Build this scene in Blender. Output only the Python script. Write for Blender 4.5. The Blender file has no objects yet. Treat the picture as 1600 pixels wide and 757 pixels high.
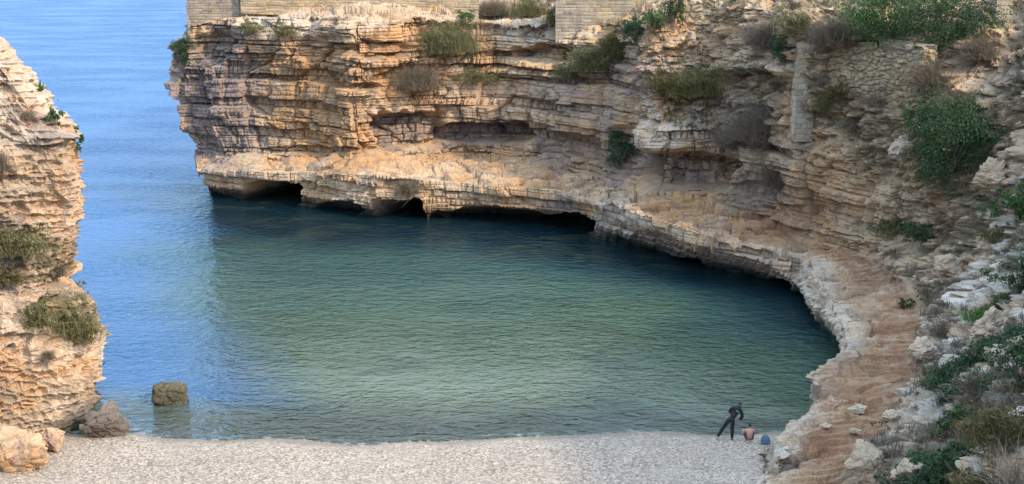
import bpy, bmesh, math, random
import numpy as np
from mathutils import Vector
random.seed(7)
RNG = np.random.default_rng(7)
R = math.radians
scene = bpy.context.scene

# ------------------------------------------------------------------ camera
CAM_H, F_PX, PITCH = 23.0, 2000.0, math.atan(488.5 / 2000.0)
cam_d = bpy.data.cameras.new('camera')
cam = bpy.data.objects.new('camera', cam_d)
scene.collection.objects.link(cam)
cam.location = (0, 0, CAM_H)
cam.rotation_euler = (math.pi / 2 - PITCH, 0, 0)
cam_d.sensor_width = 36.0
cam_d.lens = 36.0 * F_PX / 1600.0
cam_d.clip_end = 20000
cam_d.clip_start = 0.5
scene.camera = cam

# ------------------------------------------------------------------ sky, sun, exposure
SUN_AZ = (0.80, -0.60)
SUN_EL = 33.0
az = math.atan2(SUN_AZ[0], SUN_AZ[1])
sdir = Vector((math.sin(az) * math.cos(R(SUN_EL)), math.cos(az) * math.cos(R(SUN_EL)), math.sin(R(SUN_EL))))
world = bpy.data.worlds.new('World')
scene.world = world
world.use_nodes = True
wn = world.node_tree
wn.nodes.clear()
sky = wn.nodes.new('ShaderNodeTexSky')
sky.sky_type = 'NISHITA'
sky.sun_disc = False
sky.sun_elevation = R(SUN_EL)
sky.sun_rotation = az
sky.air_density = 1.0
sky.dust_density = 0.2
sky.ozone_density = 3.0
bg = wn.nodes.new('ShaderNodeBackground')
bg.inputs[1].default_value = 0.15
wo = wn.nodes.new('ShaderNodeOutputWorld')
# sky tint: low band pulled to blue, upper sky brightened as added fill
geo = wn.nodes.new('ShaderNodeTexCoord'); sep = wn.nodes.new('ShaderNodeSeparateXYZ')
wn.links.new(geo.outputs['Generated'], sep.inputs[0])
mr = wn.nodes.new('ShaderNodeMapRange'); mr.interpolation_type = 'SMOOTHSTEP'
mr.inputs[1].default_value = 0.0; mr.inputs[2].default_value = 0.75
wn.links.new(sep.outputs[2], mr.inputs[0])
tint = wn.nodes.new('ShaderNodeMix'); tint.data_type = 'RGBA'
tint.inputs[6].default_value = (0.14, 0.265, 0.55, 1); tint.inputs[7].default_value = (5.0, 3.85, 2.85, 1)   # overhead sky multiplied up, fill added for the shaded rock
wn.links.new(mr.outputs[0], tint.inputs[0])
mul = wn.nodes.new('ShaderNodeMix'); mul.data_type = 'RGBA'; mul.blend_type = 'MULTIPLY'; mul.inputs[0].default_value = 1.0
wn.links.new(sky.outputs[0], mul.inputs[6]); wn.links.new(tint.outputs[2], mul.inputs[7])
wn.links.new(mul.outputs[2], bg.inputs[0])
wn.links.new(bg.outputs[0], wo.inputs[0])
sun_d = bpy.data.lights.new('sun', 'SUN')
sun_d.energy = 2.0
sun_d.angle = R(3.0)
sun_d.color = (1.0, 0.87, 0.70)
sun = bpy.data.objects.new('sun', sun_d)
scene.collection.objects.link(sun)
sun.location = (40, -40, 60)
sun.rotation_euler = sdir.to_track_quat('Z', 'Y').to_euler()
scene.view_settings.view_transform = 'Standard'
scene.view_settings.look = 'None'
scene.view_settings.gamma = 1.0
scene.view_settings.exposure = 1.2
scene.cycles.max_bounces = 4

# ------------------------------------------------------------------ helpers: geometry of the view (for laying out real positions)
CP, SP = math.cos(PITCH), math.sin(PITCH)
def ray(px, py):
    a, b = (px - 800) / F_PX, (378.5 - py) / F_PX
    return np.array([a, CP + b * SP, -SP + b * CP])
def at_z(px, py, z):
    d = ray(px, py); t = (z - CAM_H) / d[2]
    return np.array([d[0] * t, d[1] * t, z])
def at_y(px, py, y):
    d = ray(px, py); t = y / d[1]
    return np.array([d[0] * t, y, CAM_H + d[2] * t])
def project(P):
    x, y, z = P[..., 0], P[..., 1], P[..., 2] - CAM_H
    dep = y * CP - z * SP
    return 800 + F_PX * x / dep, 378.5 - F_PX * (y * SP + z * CP) / dep, dep

# ------------------------------------------------------------------ helpers: noise
def h3(i, j, k, seed=0):
    h = (i.astype(np.int64) * 374761393 + j.astype(np.int64) * 668265263 + k.astype(np.int64) * 2147483647 + seed * 144665) & 0xFFFFFFFF
    h = ((h ^ (h >> 13)) * 1274126177) & 0xFFFFFFFF
    h = ((h ^ (h >> 16)) * 2246822519) & 0xFFFFFFFF
    return ((h ^ (h >> 15)) & 0xFFFFFF) / float(0xFFFFFF)
def vnoise(p, seed=0):
    f = np.floor(p); w = p - f; w = w * w * w * (w * (w * 6 - 15) + 10)
    i, j, k = f[..., 0], f[..., 1], f[..., 2]
    r = 0
    for a in (0, 1):
        for b in (0, 1):
            for c in (0, 1):
                wt = (w[..., 0] if a else 1 - w[..., 0]) * (w[..., 1] if b else 1 - w[..., 1]) * (w[..., 2] if c else 1 - w[..., 2])
                r = r + wt * h3(i + a, j + b, k + c, seed)
    return r * 2 - 1
def fbm(p, seed=0, octaves=4, gain=0.5):
    r, a = 0, 1.0
    for o in range(octaves):
        r = r + a * vnoise(p * (2.03 ** o) + 17.3 * o, seed + o)
        a *= gain
    return r
def voro(p, seed=0):
    f = np.floor(p)
    F1 = np.full(p.shape[:-1], 9.0); F2 = F1.copy(); cid = np.zeros(p.shape[:-1])
    for a in (-1, 0, 1):
        for b in (-1, 0, 1):
            for c in (-1, 0, 1):
                i, j, k = f[..., 0] + a, f[..., 1] + b, f[..., 2] + c
                q = np.stack([i + h3(i, j, k, seed), j + h3(i, j, k, seed + 1), k + h3(i, j, k, seed + 2)], -1)
                d = np.sqrt(((p - q) ** 2).sum(-1))
                nid = h3(i, j, k, seed + 3)
                m = d < F1
                F2 = np.where(m, F1, np.minimum(F2, d)); cid = np.where(m, nid, cid); F1 = np.where(m, d, F1)
    return F1, F2, cid
def sstep(a, b, x):
    t = np.clip((x - a) / (b - a), 0, 1)
    return t * t * (3 - 2 * t)

# ------------------------------------------------------------------ helpers: meshes and objects
def mesh_np(name, V, Q, attrs=None, smooth=False):
    me = bpy.data.meshes.new(name)
    V = np.asarray(V, np.float32).reshape(-1, 3); Q = np.asarray(Q, np.int32)
    k = Q.shape[1]
    me.vertices.add(len(V)); me.vertices.foreach_set('co', V.ravel())
    me.loops.add(Q.size); me.loops.foreach_set('vertex_index', Q.ravel())
    me.polygons.add(len(Q)); me.polygons.foreach_set('loop_start', np.arange(0, Q.size, k, dtype=np.int32))
    me.polygons.foreach_set('use_smooth', np.full(len(Q), smooth))
    for a, v in (attrs or {}).items():
        at = me.attributes.new(a, 'FLOAT', 'POINT')
        at.data.foreach_set('value', np.asarray(v, np.float32).ravel())
    me.update(calc_edges=True)
    return me
def link(name, me, mat, parent=None, loc=None):
    o = bpy.data.objects.new(name, me)
    scene.collection.objects.link(o)
    if mat and me and not me.materials: me.materials.append(mat)
    if parent: o.parent = parent
    if loc is not None: o.location = loc
    return o
def empty(name, loc):
    o = bpy.data.objects.new(name, None)
    o.empty_display_size = 0.2
    scene.collection.objects.link(o); o.location = loc
    return o
def tag(o, label=None, cat=None, group=None, kind=None):
    if label: o['label'] = label
    if cat: o['category'] = cat
    if group: o['group'] = group
    if kind: o['kind'] = kind
    return o
def grid_quads(nu, nv):
    i = np.arange(nu - 1)[:, None] * nv + np.arange(nv - 1)[None, :]
    i = i.ravel()
    return np.stack([i, i + nv, i + nv + 1, i + 1], -1)

# ------------------------------------------------------------------ helpers: materials
class NT:
    def __init__(s, name):
        s.m = bpy.data.materials.new(name); s.m.use_nodes = True
        s.t = s.m.node_tree; s.t.nodes.clear()
    def n(s, typ, ins=None, **props):
        nd = s.t.nodes.new(typ)
        for k, v in props.items(): setattr(nd, k, v)
        for k, v in (ins or {}).items():
            if isinstance(v, bpy.types.NodeSocket): s.t.links.new(v, nd.inputs[k])
            else: nd.inputs[k].default_value = v
        return nd
    def math(s, op, a, b=0.0, clamp=False):
        return s.n('ShaderNodeMath', {0: a, 1: b}, operation=op, use_clamp=clamp).outputs[0]
    def mix(s, f, a, b, blend='MIX'):
        c = lambda v: v if isinstance(v, bpy.types.NodeSocket) else (*v, 1.0)
        nd = s.n('ShaderNodeMix', {0: f, 6: c(a), 7: c(b)}, data_type='RGBA', blend_type=blend)
        return nd.outputs[2]
    def ramp(s, f, a, b, lo=0.0, hi=1.0):
        return s.n('ShaderNodeMapRange', {0: f, 1: a, 2: b, 3: lo, 4: hi}, interpolation_type='SMOOTHSTEP').outputs[0]
    def attr(s, name): return s.n('ShaderNodeAttribute', attribute_name=name).outputs['Fac']
    def coord(s, scale=(1, 1, 1), loc=(0, 0, 0), rot=(0, 0, 0)):
        tc = s.n('ShaderNodeTexCoord').outputs['Object']
        return s.n('ShaderNodeMapping', {'Vector': tc, 'Scale': scale, 'Location': loc, 'Rotation': rot}).outputs[0]
    def noise(s, vec, scale, detail=4.0, rough=0.55, dist=0.0):
        return s.n('ShaderNodeTexNoise', {'Vector': vec, 'Scale': scale, 'Detail': detail, 'Roughness': rough, 'Distortion': dist}).outputs[0]
    def out(s, sh):
        s.n('ShaderNodeOutputMaterial', {0: sh})
        return s.m

def simple_mat(name, col, rough=0.7, var=0.25, scale=6.0):
    n = NT(name)
    v = n.ramp(n.noise(n.coord(), scale, 5), 0.3, 0.7, 1 - var, 1 + var)
    c = n.mix(1.0, col, n.n('ShaderNodeCombineColor', {0: v, 1: v, 2: v}).outputs[0], 'MULTIPLY')
    b = n.n('ShaderNodeBsdfPrincipled', {'Base Color': c, 'Roughness': rough})
    return n.out(b.outputs[0])

def rock_mat(name, cream, ochre, grey, dark, bumps=1.0):
    n = NT(name)
    co = n.coord()
    band = n.noise(n.coord((0.12, 0.12, 2.6)), 1.0, 3, 0.6, 0.4)
    band2 = n.noise(n.coord((0.35, 0.35, 5.5)), 1.0, 2, 0.6, 0.3)
    big = n.noise(co, 0.16, 4, 0.6)
    mid = n.noise(co, 1.1, 5, 0.65)
    fine = n.noise(co, 7.0, 5, 0.7)
    streak = n.noise(n.coord((0.9, 0.9, 0.16)), 1.0, 5, 0.65, 0.3)
    tone, och, wea, earth, white, veg = (n.attr(a) for a in ('tone', 'ochre', 'weather_shade', 'earth', 'white', 'veg'))
    f = n.math('ADD', n.ramp(big, 0.35, 0.68), n.math('MULTIPLY', och, 0.9))
    f = n.math('ADD', f, n.math('MULTIPLY', n.math('SUBTRACT', band, 0.5), 1.3))
    f = n.math('ADD', f, n.math('MULTIPLY', n.math('SUBTRACT', tone, 0.5), 0.7), True)
    c = n.mix(f, cream, ochre)
    c = n.mix(n.ramp(band2, 0.53, 0.7, 0, 0.55), c, tuple(0.55 * (a + b) / 2 for a, b in zip(ochre, grey)))
    # weathered grey skin in streaks and patches, and shade painted into the hollows
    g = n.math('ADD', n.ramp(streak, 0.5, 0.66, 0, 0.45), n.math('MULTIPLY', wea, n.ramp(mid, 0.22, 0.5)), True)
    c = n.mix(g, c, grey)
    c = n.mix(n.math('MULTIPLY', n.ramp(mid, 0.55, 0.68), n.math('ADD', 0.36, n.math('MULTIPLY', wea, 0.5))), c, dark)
    c = n.mix(n.math('MULTIPLY', white, n.ramp(n.noise(co, 0.8, 5, 0.6), 0.3, 0.6)), c, (0.62, 0.535, 0.42))
    c = n.mix(n.math('MULTIPLY', earth, n.ramp(n.noise(co, 0.7, 5, 0.6), 0.3, 0.55)), c, (0.36, 0.19, 0.10))
    c = n.mix(n.math('MULTIPLY', veg, n.ramp(n.noise(co, 1.6, 5, 0.65), 0.38, 0.52)), c, (0.085, 0.075, 0.032))
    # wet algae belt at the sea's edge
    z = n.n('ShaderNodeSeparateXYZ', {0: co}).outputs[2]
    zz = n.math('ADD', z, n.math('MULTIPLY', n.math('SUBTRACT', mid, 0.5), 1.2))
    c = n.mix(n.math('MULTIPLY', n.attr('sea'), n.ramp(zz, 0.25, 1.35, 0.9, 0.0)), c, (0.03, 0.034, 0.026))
    v = n.math('ADD', 0.66, n.math('MULTIPLY', tone, 0.45))
    v = n.math('ADD', v, n.math('MULTIPLY', n.math('SUBTRACT', fine, 0.5), 0.9))
    c = n.mix(1.0, c, n.n('ShaderNodeCombineColor', {0: v, 1: v, 2: v}).outputs[0], 'MULTIPLY')
    pits = n.n('ShaderNodeTexVoronoi', {'Vector': co, 'Scale': 3.2}, feature='DISTANCE_TO_EDGE').outputs[0]
    hgt = n.math('ADD', n.noise(co, 4.0, 8, 0.7), n.math('MULTIPLY', n.ramp(pits, 0.0, 0.09), 0.12))
    hgt = n.math('ADD', hgt, n.math('MULTIPLY', n.noise(n.coord((0.6, 0.6, 7)), 1.0, 4, 0.6), 0.5))
    bp = n.n('ShaderNodeBump', {'Strength': 0.8, 'Distance': 0.16 * bumps, 'Height': hgt})
    b = n.n('ShaderNodeBsdfPrincipled', {'Base Color': c, 'Roughness': 0.93, 'Normal': bp.outputs[0], 'Specular IOR Level': 0.2})
    return n.out(b.outputs[0])

M_CLIFF = rock_mat('weathered_limestone', (0.61, 0.44, 0.27), (0.53, 0.295, 0.125), (0.30, 0.22, 0.17), (0.11, 0.074, 0.056))
M_HILL = rock_mat('hillside_limestone', (0.61, 0.455, 0.285), (0.52, 0.31, 0.15), (0.38, 0.295, 0.205), (0.17, 0.125, 0.09), 1.0)
M_MASON = rock_mat('masonry_stone', (0.50, 0.40, 0.25), (0.42, 0.29, 0.15), (0.27, 0.22, 0.165), (0.12, 0.095, 0.07), 0.5)

# ------------------------------------------------------------------ rock: control nets and strata
def net_surface(P, res_u, seg_res, seg_blur=2):
    """P[N,K,3] control points -> dense grid; splines along u, straight segments along v."""
    N, K = P.shape[:2]
    ch = np.linalg.norm(np.diff(P[:, 1:6].mean(1), axis=0), axis=1)
    s_c = np.concatenate([[0], np.cumsum(ch)])
    nu = int(s_c[-1] / res_u) + 2
    s = np.linspace(0, s_c[-1], nu)
    idx = np.clip(np.searchsorted(s_c, s, 'right') - 1, 0, N - 2)
    h = (s_c[idx + 1] - s_c[idx]); t = ((s - s_c[idx]) / h)
    m = np.zeros_like(P)
    m[1:-1] = (P[2:] - P[:-2]) / (s_c[2:] - s_c[:-2])[:, None, None]
    m[0] = (P[1] - P[0]) / ch[0]; m[-1] = (P[-1] - P[-2]) / ch[-1]
    t = t[:, None, None]; h = h[:, None, None]
    G = (2*t**3 - 3*t**2 + 1) * P[idx] + (t**3 - 2*t**2 + t) * h * m[idx] * 0.7 + (-2*t**3 + 3*t**2) * P[idx + 1] + (t**3 - t**2) * h * m[idx + 1] * 0.7
    rows, vrow = [], []
    for k in range(K - 1):
        L = np.percentile(np.linalg.norm(P[:, k + 1] - P[:, k], axis=1), 85)
        n = max(2, int(L / seg_res[k]))
        for q in range(n):
            rows.append(G[:, k] * (1 - q / n) + G[:, k + 1] * (q / n)); vrow.append(k + q / n)
    rows.append(G[:, K - 1]); vrow.append(K - 1)
    D = np.stack(rows, 1); vrow = np.array(vrow)
    for _ in range(seg_blur):
        D[:, 1:-1] = 0.25 * D[:, :-2] + 0.5 * D[:, 1:-1] + 0.25 * D[:, 2:]
    col = np.interp(s, s_c, np.arange(N))
    return D, s, vrow, col
def normals(D, blur=6, flip=False):
    du = np.gradient(D, axis=0); dv = np.gradient(D, axis=1)
    n = np.cross(du, dv)
    n /= np.linalg.norm(n, axis=-1, keepdims=True) + 1e-9
    for _ in range(blur):
        n[1:-1] = (n[:-2] + n[1:-1] + n[2:]) / 3
        n[:, 1:-1] = (n[:, :-2] + n[:, 1:-1] + n[:, 2:]) / 3
    n /= np.linalg.norm(n, axis=-1, keepdims=True) + 1e-9
    return -n if flip else n

def strata(s, z, seed, tmin, tmax, depth, lmin=1.2, lmax=3.5, soft=0.16, rad=0.15, wob=0.2, zmax=30, crack=0.22, comp=0.9):
    """layer set-backs, jointed blocks with rounded edges; returns outward offset and a tone per block"""
    rg = np.random.default_rng(seed)
    b = [-6.0]
    while b[-1] < zmax: b.append(b[-1] + tmin * (tmax / tmin) ** (rg.random() ** 1.3))
    b = np.array(b); nL = len(b) - 1
    one = np.zeros_like(s)
    ca = s / 5.5 + 0.45 * vnoise(np.stack([s * 0.05, z * 0.2, one + 2], -1), seed + 2); ci = np.floor(ca)
    zw = z + comp * (h3(ci, one, one, seed + 3) - 0.5) + wob * vnoise(np.stack([s * 0.11, one, one], -1), seed + 5) + 0.07 * vnoise(np.stack([s * 0.7, z * 0.5, one], -1), seed + 6)
    i = np.clip(np.searchsorted(b, zw, 'right') - 1, 0, nL - 1)
    th = np.diff(b)[i]; rel = np.clip(th / 0.75, 0.3, 1.2); t = (zw - b[i]) / th
    L = (th * rg.uniform(lmin, lmax, nL)[i])
    sb = s / L + rg.random(nL)[i] * 7 + 0.35 * vnoise(np.stack([s * 0.6, i * 3.7, one], -1), seed + 8)
    bi = np.floor(sb); bt = sb - bi
    hb = h3(bi, i, one, seed + 9)
    seg = vnoise(np.stack([s * 0.16, i * 5.3, one], -1), seed + 11)
    softl = (rg.random(nL) < soft)[i]
    setb = depth * rel * (0.55 * (rg.random(nL)[i] - 0.5) + 0.65 * seg) - softl * depth * 0.75 * sstep(-0.5, 0.3, vnoise(np.stack([s * 0.09, i * 1.7, one], -1), seed + 12))
    blk = depth * (0.25 + 0.35 * rel) * (hb - 0.5) - depth * 0.5 * (hb > 0.94)
    ez = np.minimum(t, 1 - t) * th; es = np.minimum(bt, 1 - bt) * L
    e = np.minimum(ez, es * 1.1)
    rr = np.minimum(rad, th * 0.4)
    rnd = -rr * 0.8 * (1 - np.clip(e / rr, 0, 1)) ** 2 - crack * (1 - np.clip(e / 0.085, 0, 1)) * (0.4 + 0.8 * hb)
    return setb + blk + rnd, h3(bi, i, one, seed + 21), rnd

FH = []          # control columns of the headland and the right-hand shore
def far_col(pw, l0, l1, inn, mid, up, top, rec=2.0, zi=0.3, dl1=0.2, dm=0.6, du=1.0, dt=2.0, back=((0.5, 6, 0.6), (2, 34, 2.0)), zl1=None):
    w = at_z(*pw, 0.0); Y = w[1]
    a = at_y(*l0, Y + 0.1); b = at_y(*l1, Y + dl1)
    i = at_z(*inn, b[2] + zi)
    m = at_y(*mid, i[1] + dm); u = at_y(*up, i[1] + du); t = at_y(*top, i[1] + dt)
    w0 = np.array([a[0], Y + rec, 0.0]); w1 = np.array([a[0], Y + rec, -3.0])
    out = [w1, w0, a, b, i, m, u, t]
    for d in back: out.append(t + np.array(d))
    return np.array(out)
c1 = far_col((332, 305), (318, 292), (309, 268), (300, 240), (276, 200), (267, 112), (290, 42), rec=1.2, zi=0.9, dm=-0.3, du=-0.5, dt=0.6)
for dx, dy in ((9, 22), (3.2, 9), (0.7, 3)):
    c = c1.copy(); c[:, 0] += dx; c[:, 1] += dy; FH.append(c)
FH.append(c1)
FH.append(far_col((400, 318), (395, 296), (392, 266), (388, 246), (375, 190), (368, 100), (368, 26), rec=1.2))
FH.append(far_col((465, 326), (468, 306), (468, 268), (475, 248), (470, 180), (470, 95), (470, 26), rec=0.9))
FH.append(far_col((590, 345), (585, 322), (580, 272), (560, 248), (556, 170), (560, 90), (560, 28), rec=1.0, dm=0.9, du=1.0))
FH.append(far_col((665, 346), (665, 323), (662, 280), (642, 246), (640, 170), (645, 90), (655, 28), rec=0.6, dm=1.6, du=1.0))
FH.append(far_col((760, 350), (760, 320), (755, 288), (730, 245), (726, 170), (738, 110), (745, 38), rec=2.5, dm=0.9, du=1.6, dt=3.4))
FH.append(far_col((875, 362), (875, 330), (868, 296), (850, 252), (846, 180), (850, 120), (855, 34), rec=3.0, dm=0.6, du=1.2, dt=3.0))
FH.append(far_col((930, 376), (928, 336), (922, 312), (925, 275), (930, 200), (945, 130), (945, 36), rec=1.2, dm=1.0, du=2.6, dt=6.0))
FH.append(far_col((1005, 408), (1000, 356), (995, 334), (1005, 300), (1012, 232), (1022, 150), (1015, 40), rec=4.5, dm=0.0, du=1.6, dt=6.0))
FH.append(far_col((1112, 440), (1110, 388), (1110, 368), (1122, 312), (1120, 236), (1115, 150), (1110, 22), rec=4.5, dm=0.3, du=2.2, dt=7.5, back=((0.5, 6, 1.2), (2, 34, -2.0))))
FH.append(far_col((1200, 456), (1198, 412), (1203, 396), (1212, 348), (1200, 250), (1185, 140), (1190, 14), rec=4.0, dm=0.8, du=2.4, dt=6.5, back=((0.5, 6, 2.0), (2, 34, 1.0))))
FH.append(far_col((1241, 460), (1240, 440), (1246, 414), (1262, 380), (1262, 300), (1258, 200), (1255, 50), rec=1.0, dm=0.5, du=1.2, dt=3.0, back=((2.0, 5, 2.6), (8, 30, 4.0))))
N_FAR = len(FH)
def shore_col(w, lip, inn, prof, zw=0.0, zlip=2.0, zin=2.4, rec=0.6, back=(14, 5, 5)):
    W = at_z(*w, zw); l1 = at_z(*lip, zlip); i = at_z(*inn, zin)
    l0 = np.array([l1[0] * 0.75 + W[0] * 0.25 - 0.1, l1[1] * 0.75 + W[1] * 0.25, zw + (zlip - zw) * (0.62 if rec > 1 else 0.45)])
    o = [W + np.array([rec, 0.2, -2.5]), W + np.array([rec, 0.1, 0]), l0, l1, i]
    for dx, dz in prof: o.append(i + np.array([dx, 0, dz]))
    o.append(o[-1] + np.array([back[0] * 0.35, back[1] * 0.4, back[2] * 0.6])); o.append(o[-2] + np.array([back[0], back[1], back[2]]))
    return np.array(o)
FH.append(shore_col((1243, 470), (1264, 413), (1345, 398), ((0.7, 3.0), (1.5, 6.5), (4.4, 13.3)), back=(10, 12, 7), rec=1.2, zlip=2.6, zin=2.9))
FH.append(shore_col((1252, 514), (1284, 452), (1402, 430), ((1.8, 2.0), (4.0, 6.5), (6.5, 11.5)), back=(14, 6, 9), rec=1.2, zlip=2.6, zin=2.9))
FH.append(shore_col((1288, 546), (1306, 492), (1440, 498), ((2.5, 2.5), (6, 6.0), (9.5, 11)), back=(14, 4, 10), rec=1.2, zlip=2.6, zin=2.9))
FH.append(shore_col((1304, 600), (1320, 548), (1438, 534), ((2.7, 2.5), (6.5, 6.0), (10.5, 11)), back=(14, 3, 10), zlip=2.6, zin=2.85))
FH.append(shore_col((1263, 652), (1268, 582), (1428, 596), ((3, 2.5), (7, 6), (12, 11)), back=(14, 2, 10), zlip=2.5, zin=2.8))
FH.append(shore_col((1261, 669), (1280, 622), (1402, 645), ((3, 2.5), (7, 6), (12, 11)), zw=0.1, back=(14, 0, 11)))
FH.append(shore_col((1206, 712), (1214, 680), (1375, 690), ((3, 2.4), (7, 6), (12, 11)), zw=0.3, zlip=1.5, zin=2.3, rec=0.2, back=(14, 0, 12)))
FH.append(shore_col((1183, 757), (1200, 722), (1342, 752), ((3, 2.3), (7, 6), (12, 11)), zw=0.5, zlip=1.6, zin=2.3, rec=0.2, back=(14, 0, 12)))
FH.append(shore_col((1130, 905), (1150, 872), (1290, 900), ((3, 2.3), (7, 6), (12, 11)), zw=0.9, zlip=1.7, zin=2.4, rec=0.2, back=(14, 0, 12)))
last = FH[-1].copy(); last[:, 1] -= 22; FH.append(last)
FH = np.array(FH)

D, S, VR, COL = net_surface(FH, 0.075, [0.3, 0.08, 0.065, 0.085, 0.066, 0.066, 0.07, 0.25, 0.8])
nU, nV = D.shape[:2]
nrm = normals(D, 8)
cxn = nrm[nU // 3, nV // 2]
if cxn[1] > 0: nrm = -nrm
Sg = np.repeat(S[:, None], nV, 1); Vg = np.repeat(VR[None, :], nU, 0); Cg = np.repeat(COL[:, None], nV, 1)
PX, PY, DEP = project(D)
hn = nrm.copy(); hn[..., 2] = 0
hl = np.linalg.norm(hn, axis=-1, keepdims=True); hn = hn / (hl + 1e-6)
steep = sstep(0.35, 0.8, hl[..., 0])
hill = sstep(N_FAR - 0.4, N_FAR + 0.9, Cg) * sstep(3.9, 4.3, Vg)             # the scrubby slope on the right
shore = sstep(N_FAR - 2.2, N_FAR - 0.5, Cg)
rubble = np.maximum(hill, sstep(9.6, 11.2, Cg) * sstep(5.1, 5.9, Vg) * 0.9)   # broken upper slope
d1, tone1, r1 = strata(Sg, D[..., 2], 11, 0.34, 1.7, 0.75, 0.6, 1.7)
def buttress(s, z, w, seed):
    """upright fracture faces that cut many layers"""
    a = s / w + 0.5 * vnoise(np.stack([s * 0.05, z * 0.22, 0 * s], -1), seed) + 0.12 * vnoise(np.stack([s * 0.05, z * 1.3, 0 * s + 4], -1), seed)
    i = np.floor(a); f = a - i; k = np.floor(z / (w * 0.8) + 3 * h3(i, i, i, seed + 1))
    v = h3(i, k, 0 * i, seed + 2) - 0.5
    return v + 0.5 * (h3(i, 0 * i, 0 * i, seed + 3) - 0.5) - 0.35 * np.exp(-(np.minimum(f, 1 - f) * w / 0.14) ** 2)
d3 = 1.0 * buttress(Sg, D[..., 2], 4.6, 301) + 0.7 * buttress(Sg + 30, D[..., 2], 1.9, 305)
d2, tone2, r2 = strata(Sg + 40, D[..., 2], 23, 0.2, 0.55, 0.16, 0.8, 2.4, 0.12, 0.08, crack=0.1)
q = D * 0.62
F1, F2, cid = voro(D * np.array([0.75, 0.75, 1.2]) + 0.25 * fbm(D * 0.9, 3, 2)[..., None], 31)
F1b, F2b, cidb = voro(D * np.array([1.9, 1.9, 2.6]) + 0.2 * fbm(D * 2.0, 5, 2)[..., None], 37)
bould = 0.55 * sstep(0, 0.4, F2 - F1) * (0.3 + cid) + 0.16 * sstep(0, 0.3, F2b - F1b) * (0.3 + cidb)
low = fbm(D * 0.13, 41, 3)
fine = fbm(D * 1.7, 51, 3)
cal = 1 - 0.75 * hill
amp1 = (1 - 0.6 * rubble) * steep * (0.75 + 0.25 * sstep(3.8, 4.3, Vg))
amp1 = amp1 * np.where(Vg < 3.2, 1.0, 1)
disp = amp1 * (d1 + d2 * 0.8 + d3 * (0.4 + 0.6 * sstep(3.9, 4.6, Vg))) + low * 0.55 * (1 - 0.4 * hill) * sstep(1.5, 3, Vg) + fine * 0.04
disp += rubble * ((bould - 0.25) * 1.3 + 0.8 * fbm(D * 0.35, 45, 3))
nodular = shore * sstep(0.8, 1.4, Vg) * (1 - sstep(3.05, 3.5, Vg))
ledgy = (1 - steep) * (1 - rubble) * sstep(2.9, 3.2, Vg)
disp += (nodular * 0.6 + ledgy * 0.25 + 0.25 * (1 - rubble) * sstep(3, 4, Vg)) * (0.75 * bould - 0.2)
def pit(px, py, rx, ry, dep, edge=0.35):
    """a hollow (or, negative, a bulge) of the rock face centred where the photo shows it"""
    wob = 0.28 * vnoise(D * 0.8, 77)
    k = 6 if edge < 0.18 and dep > 2 else 2
    r = (np.abs((PX - px) / rx) ** k + np.abs((PY - py) / ry) ** k) ** (1 / k) + (wob * 0.6 if k == 6 else wob)
    return -dep * (1 - sstep(1 - edge, 1 + edge * 0.3, r))
mk_far = Cg < N_FAR + 0.5
for a in ((424, 304, 38, 20, 9.0, .15), (622, 332, 42, 21, 9.0, .15), (530, 326, 34, 13, 1.2, .2), (770, 340, 90, 17, 1.8, .2), (880, 350, 45, 16, 3.0, .2), (1055, 420, 50, 18, 1.8, .2), (1214, 452, 30, 15, 3.0, .2),
          (572, 136, 34, 7, 1.6), (645, 205, 50, 32, 2.1, .17), (755, 208, 62, 18, 2.1, .17), (590, 78, 70, 14, 1.3), (845, 86, 50, 15, 1.9), (880, 230, 40, 26, 0.9),
          (1055, 270, 78, 30, 2.4, .17), (1165, 296, 45, 14, 0.7, .17), (1180, 130, 55, 26, 1.2), (1225, 330, 40, 10, 0.5), (330, 75, 42, 26, 1.1), (968, 235, 26, 40, 1.3),
          (1370, 108, 92, 52, 1.1, .2), (500, 235, 110, 7, 0.6), (1285, 538, 12, 18, 1.2),  (310, 190, 30, 60, 0.5)):
    disp += np.where(mk_far | (a[0] > 1260), pit(*a), 0)
for a in ((520, 45, 120, 16, -0.7), (430, 60, 60, 20, -0.7), (385, 44, 30, 12, -0.8), (1050, 215, 75, 26, -1.0), (800, 115, 110, 12, -0.7), (1200, 107, 60, 12, -0.6), (1300, 275, 60, 40, -0.5), (890, 62, 60, 12, -0.6)):
    disp += np.where(mk_far, pit(*a, 0.6), 0)
blend = hn * steep[..., None] + nrm * (1 - steep[..., None])
blend /= np.linalg.norm(blend, axis=-1, keepdims=True) + 1e-6
fade = sstep(nU, nU - 30, np.arange(nU))[:, None]
flat = 1 - steep
FD = D + blend * (disp * (0.12 + 0.88 * np.maximum(steep, rubble)))[..., None]
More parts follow.
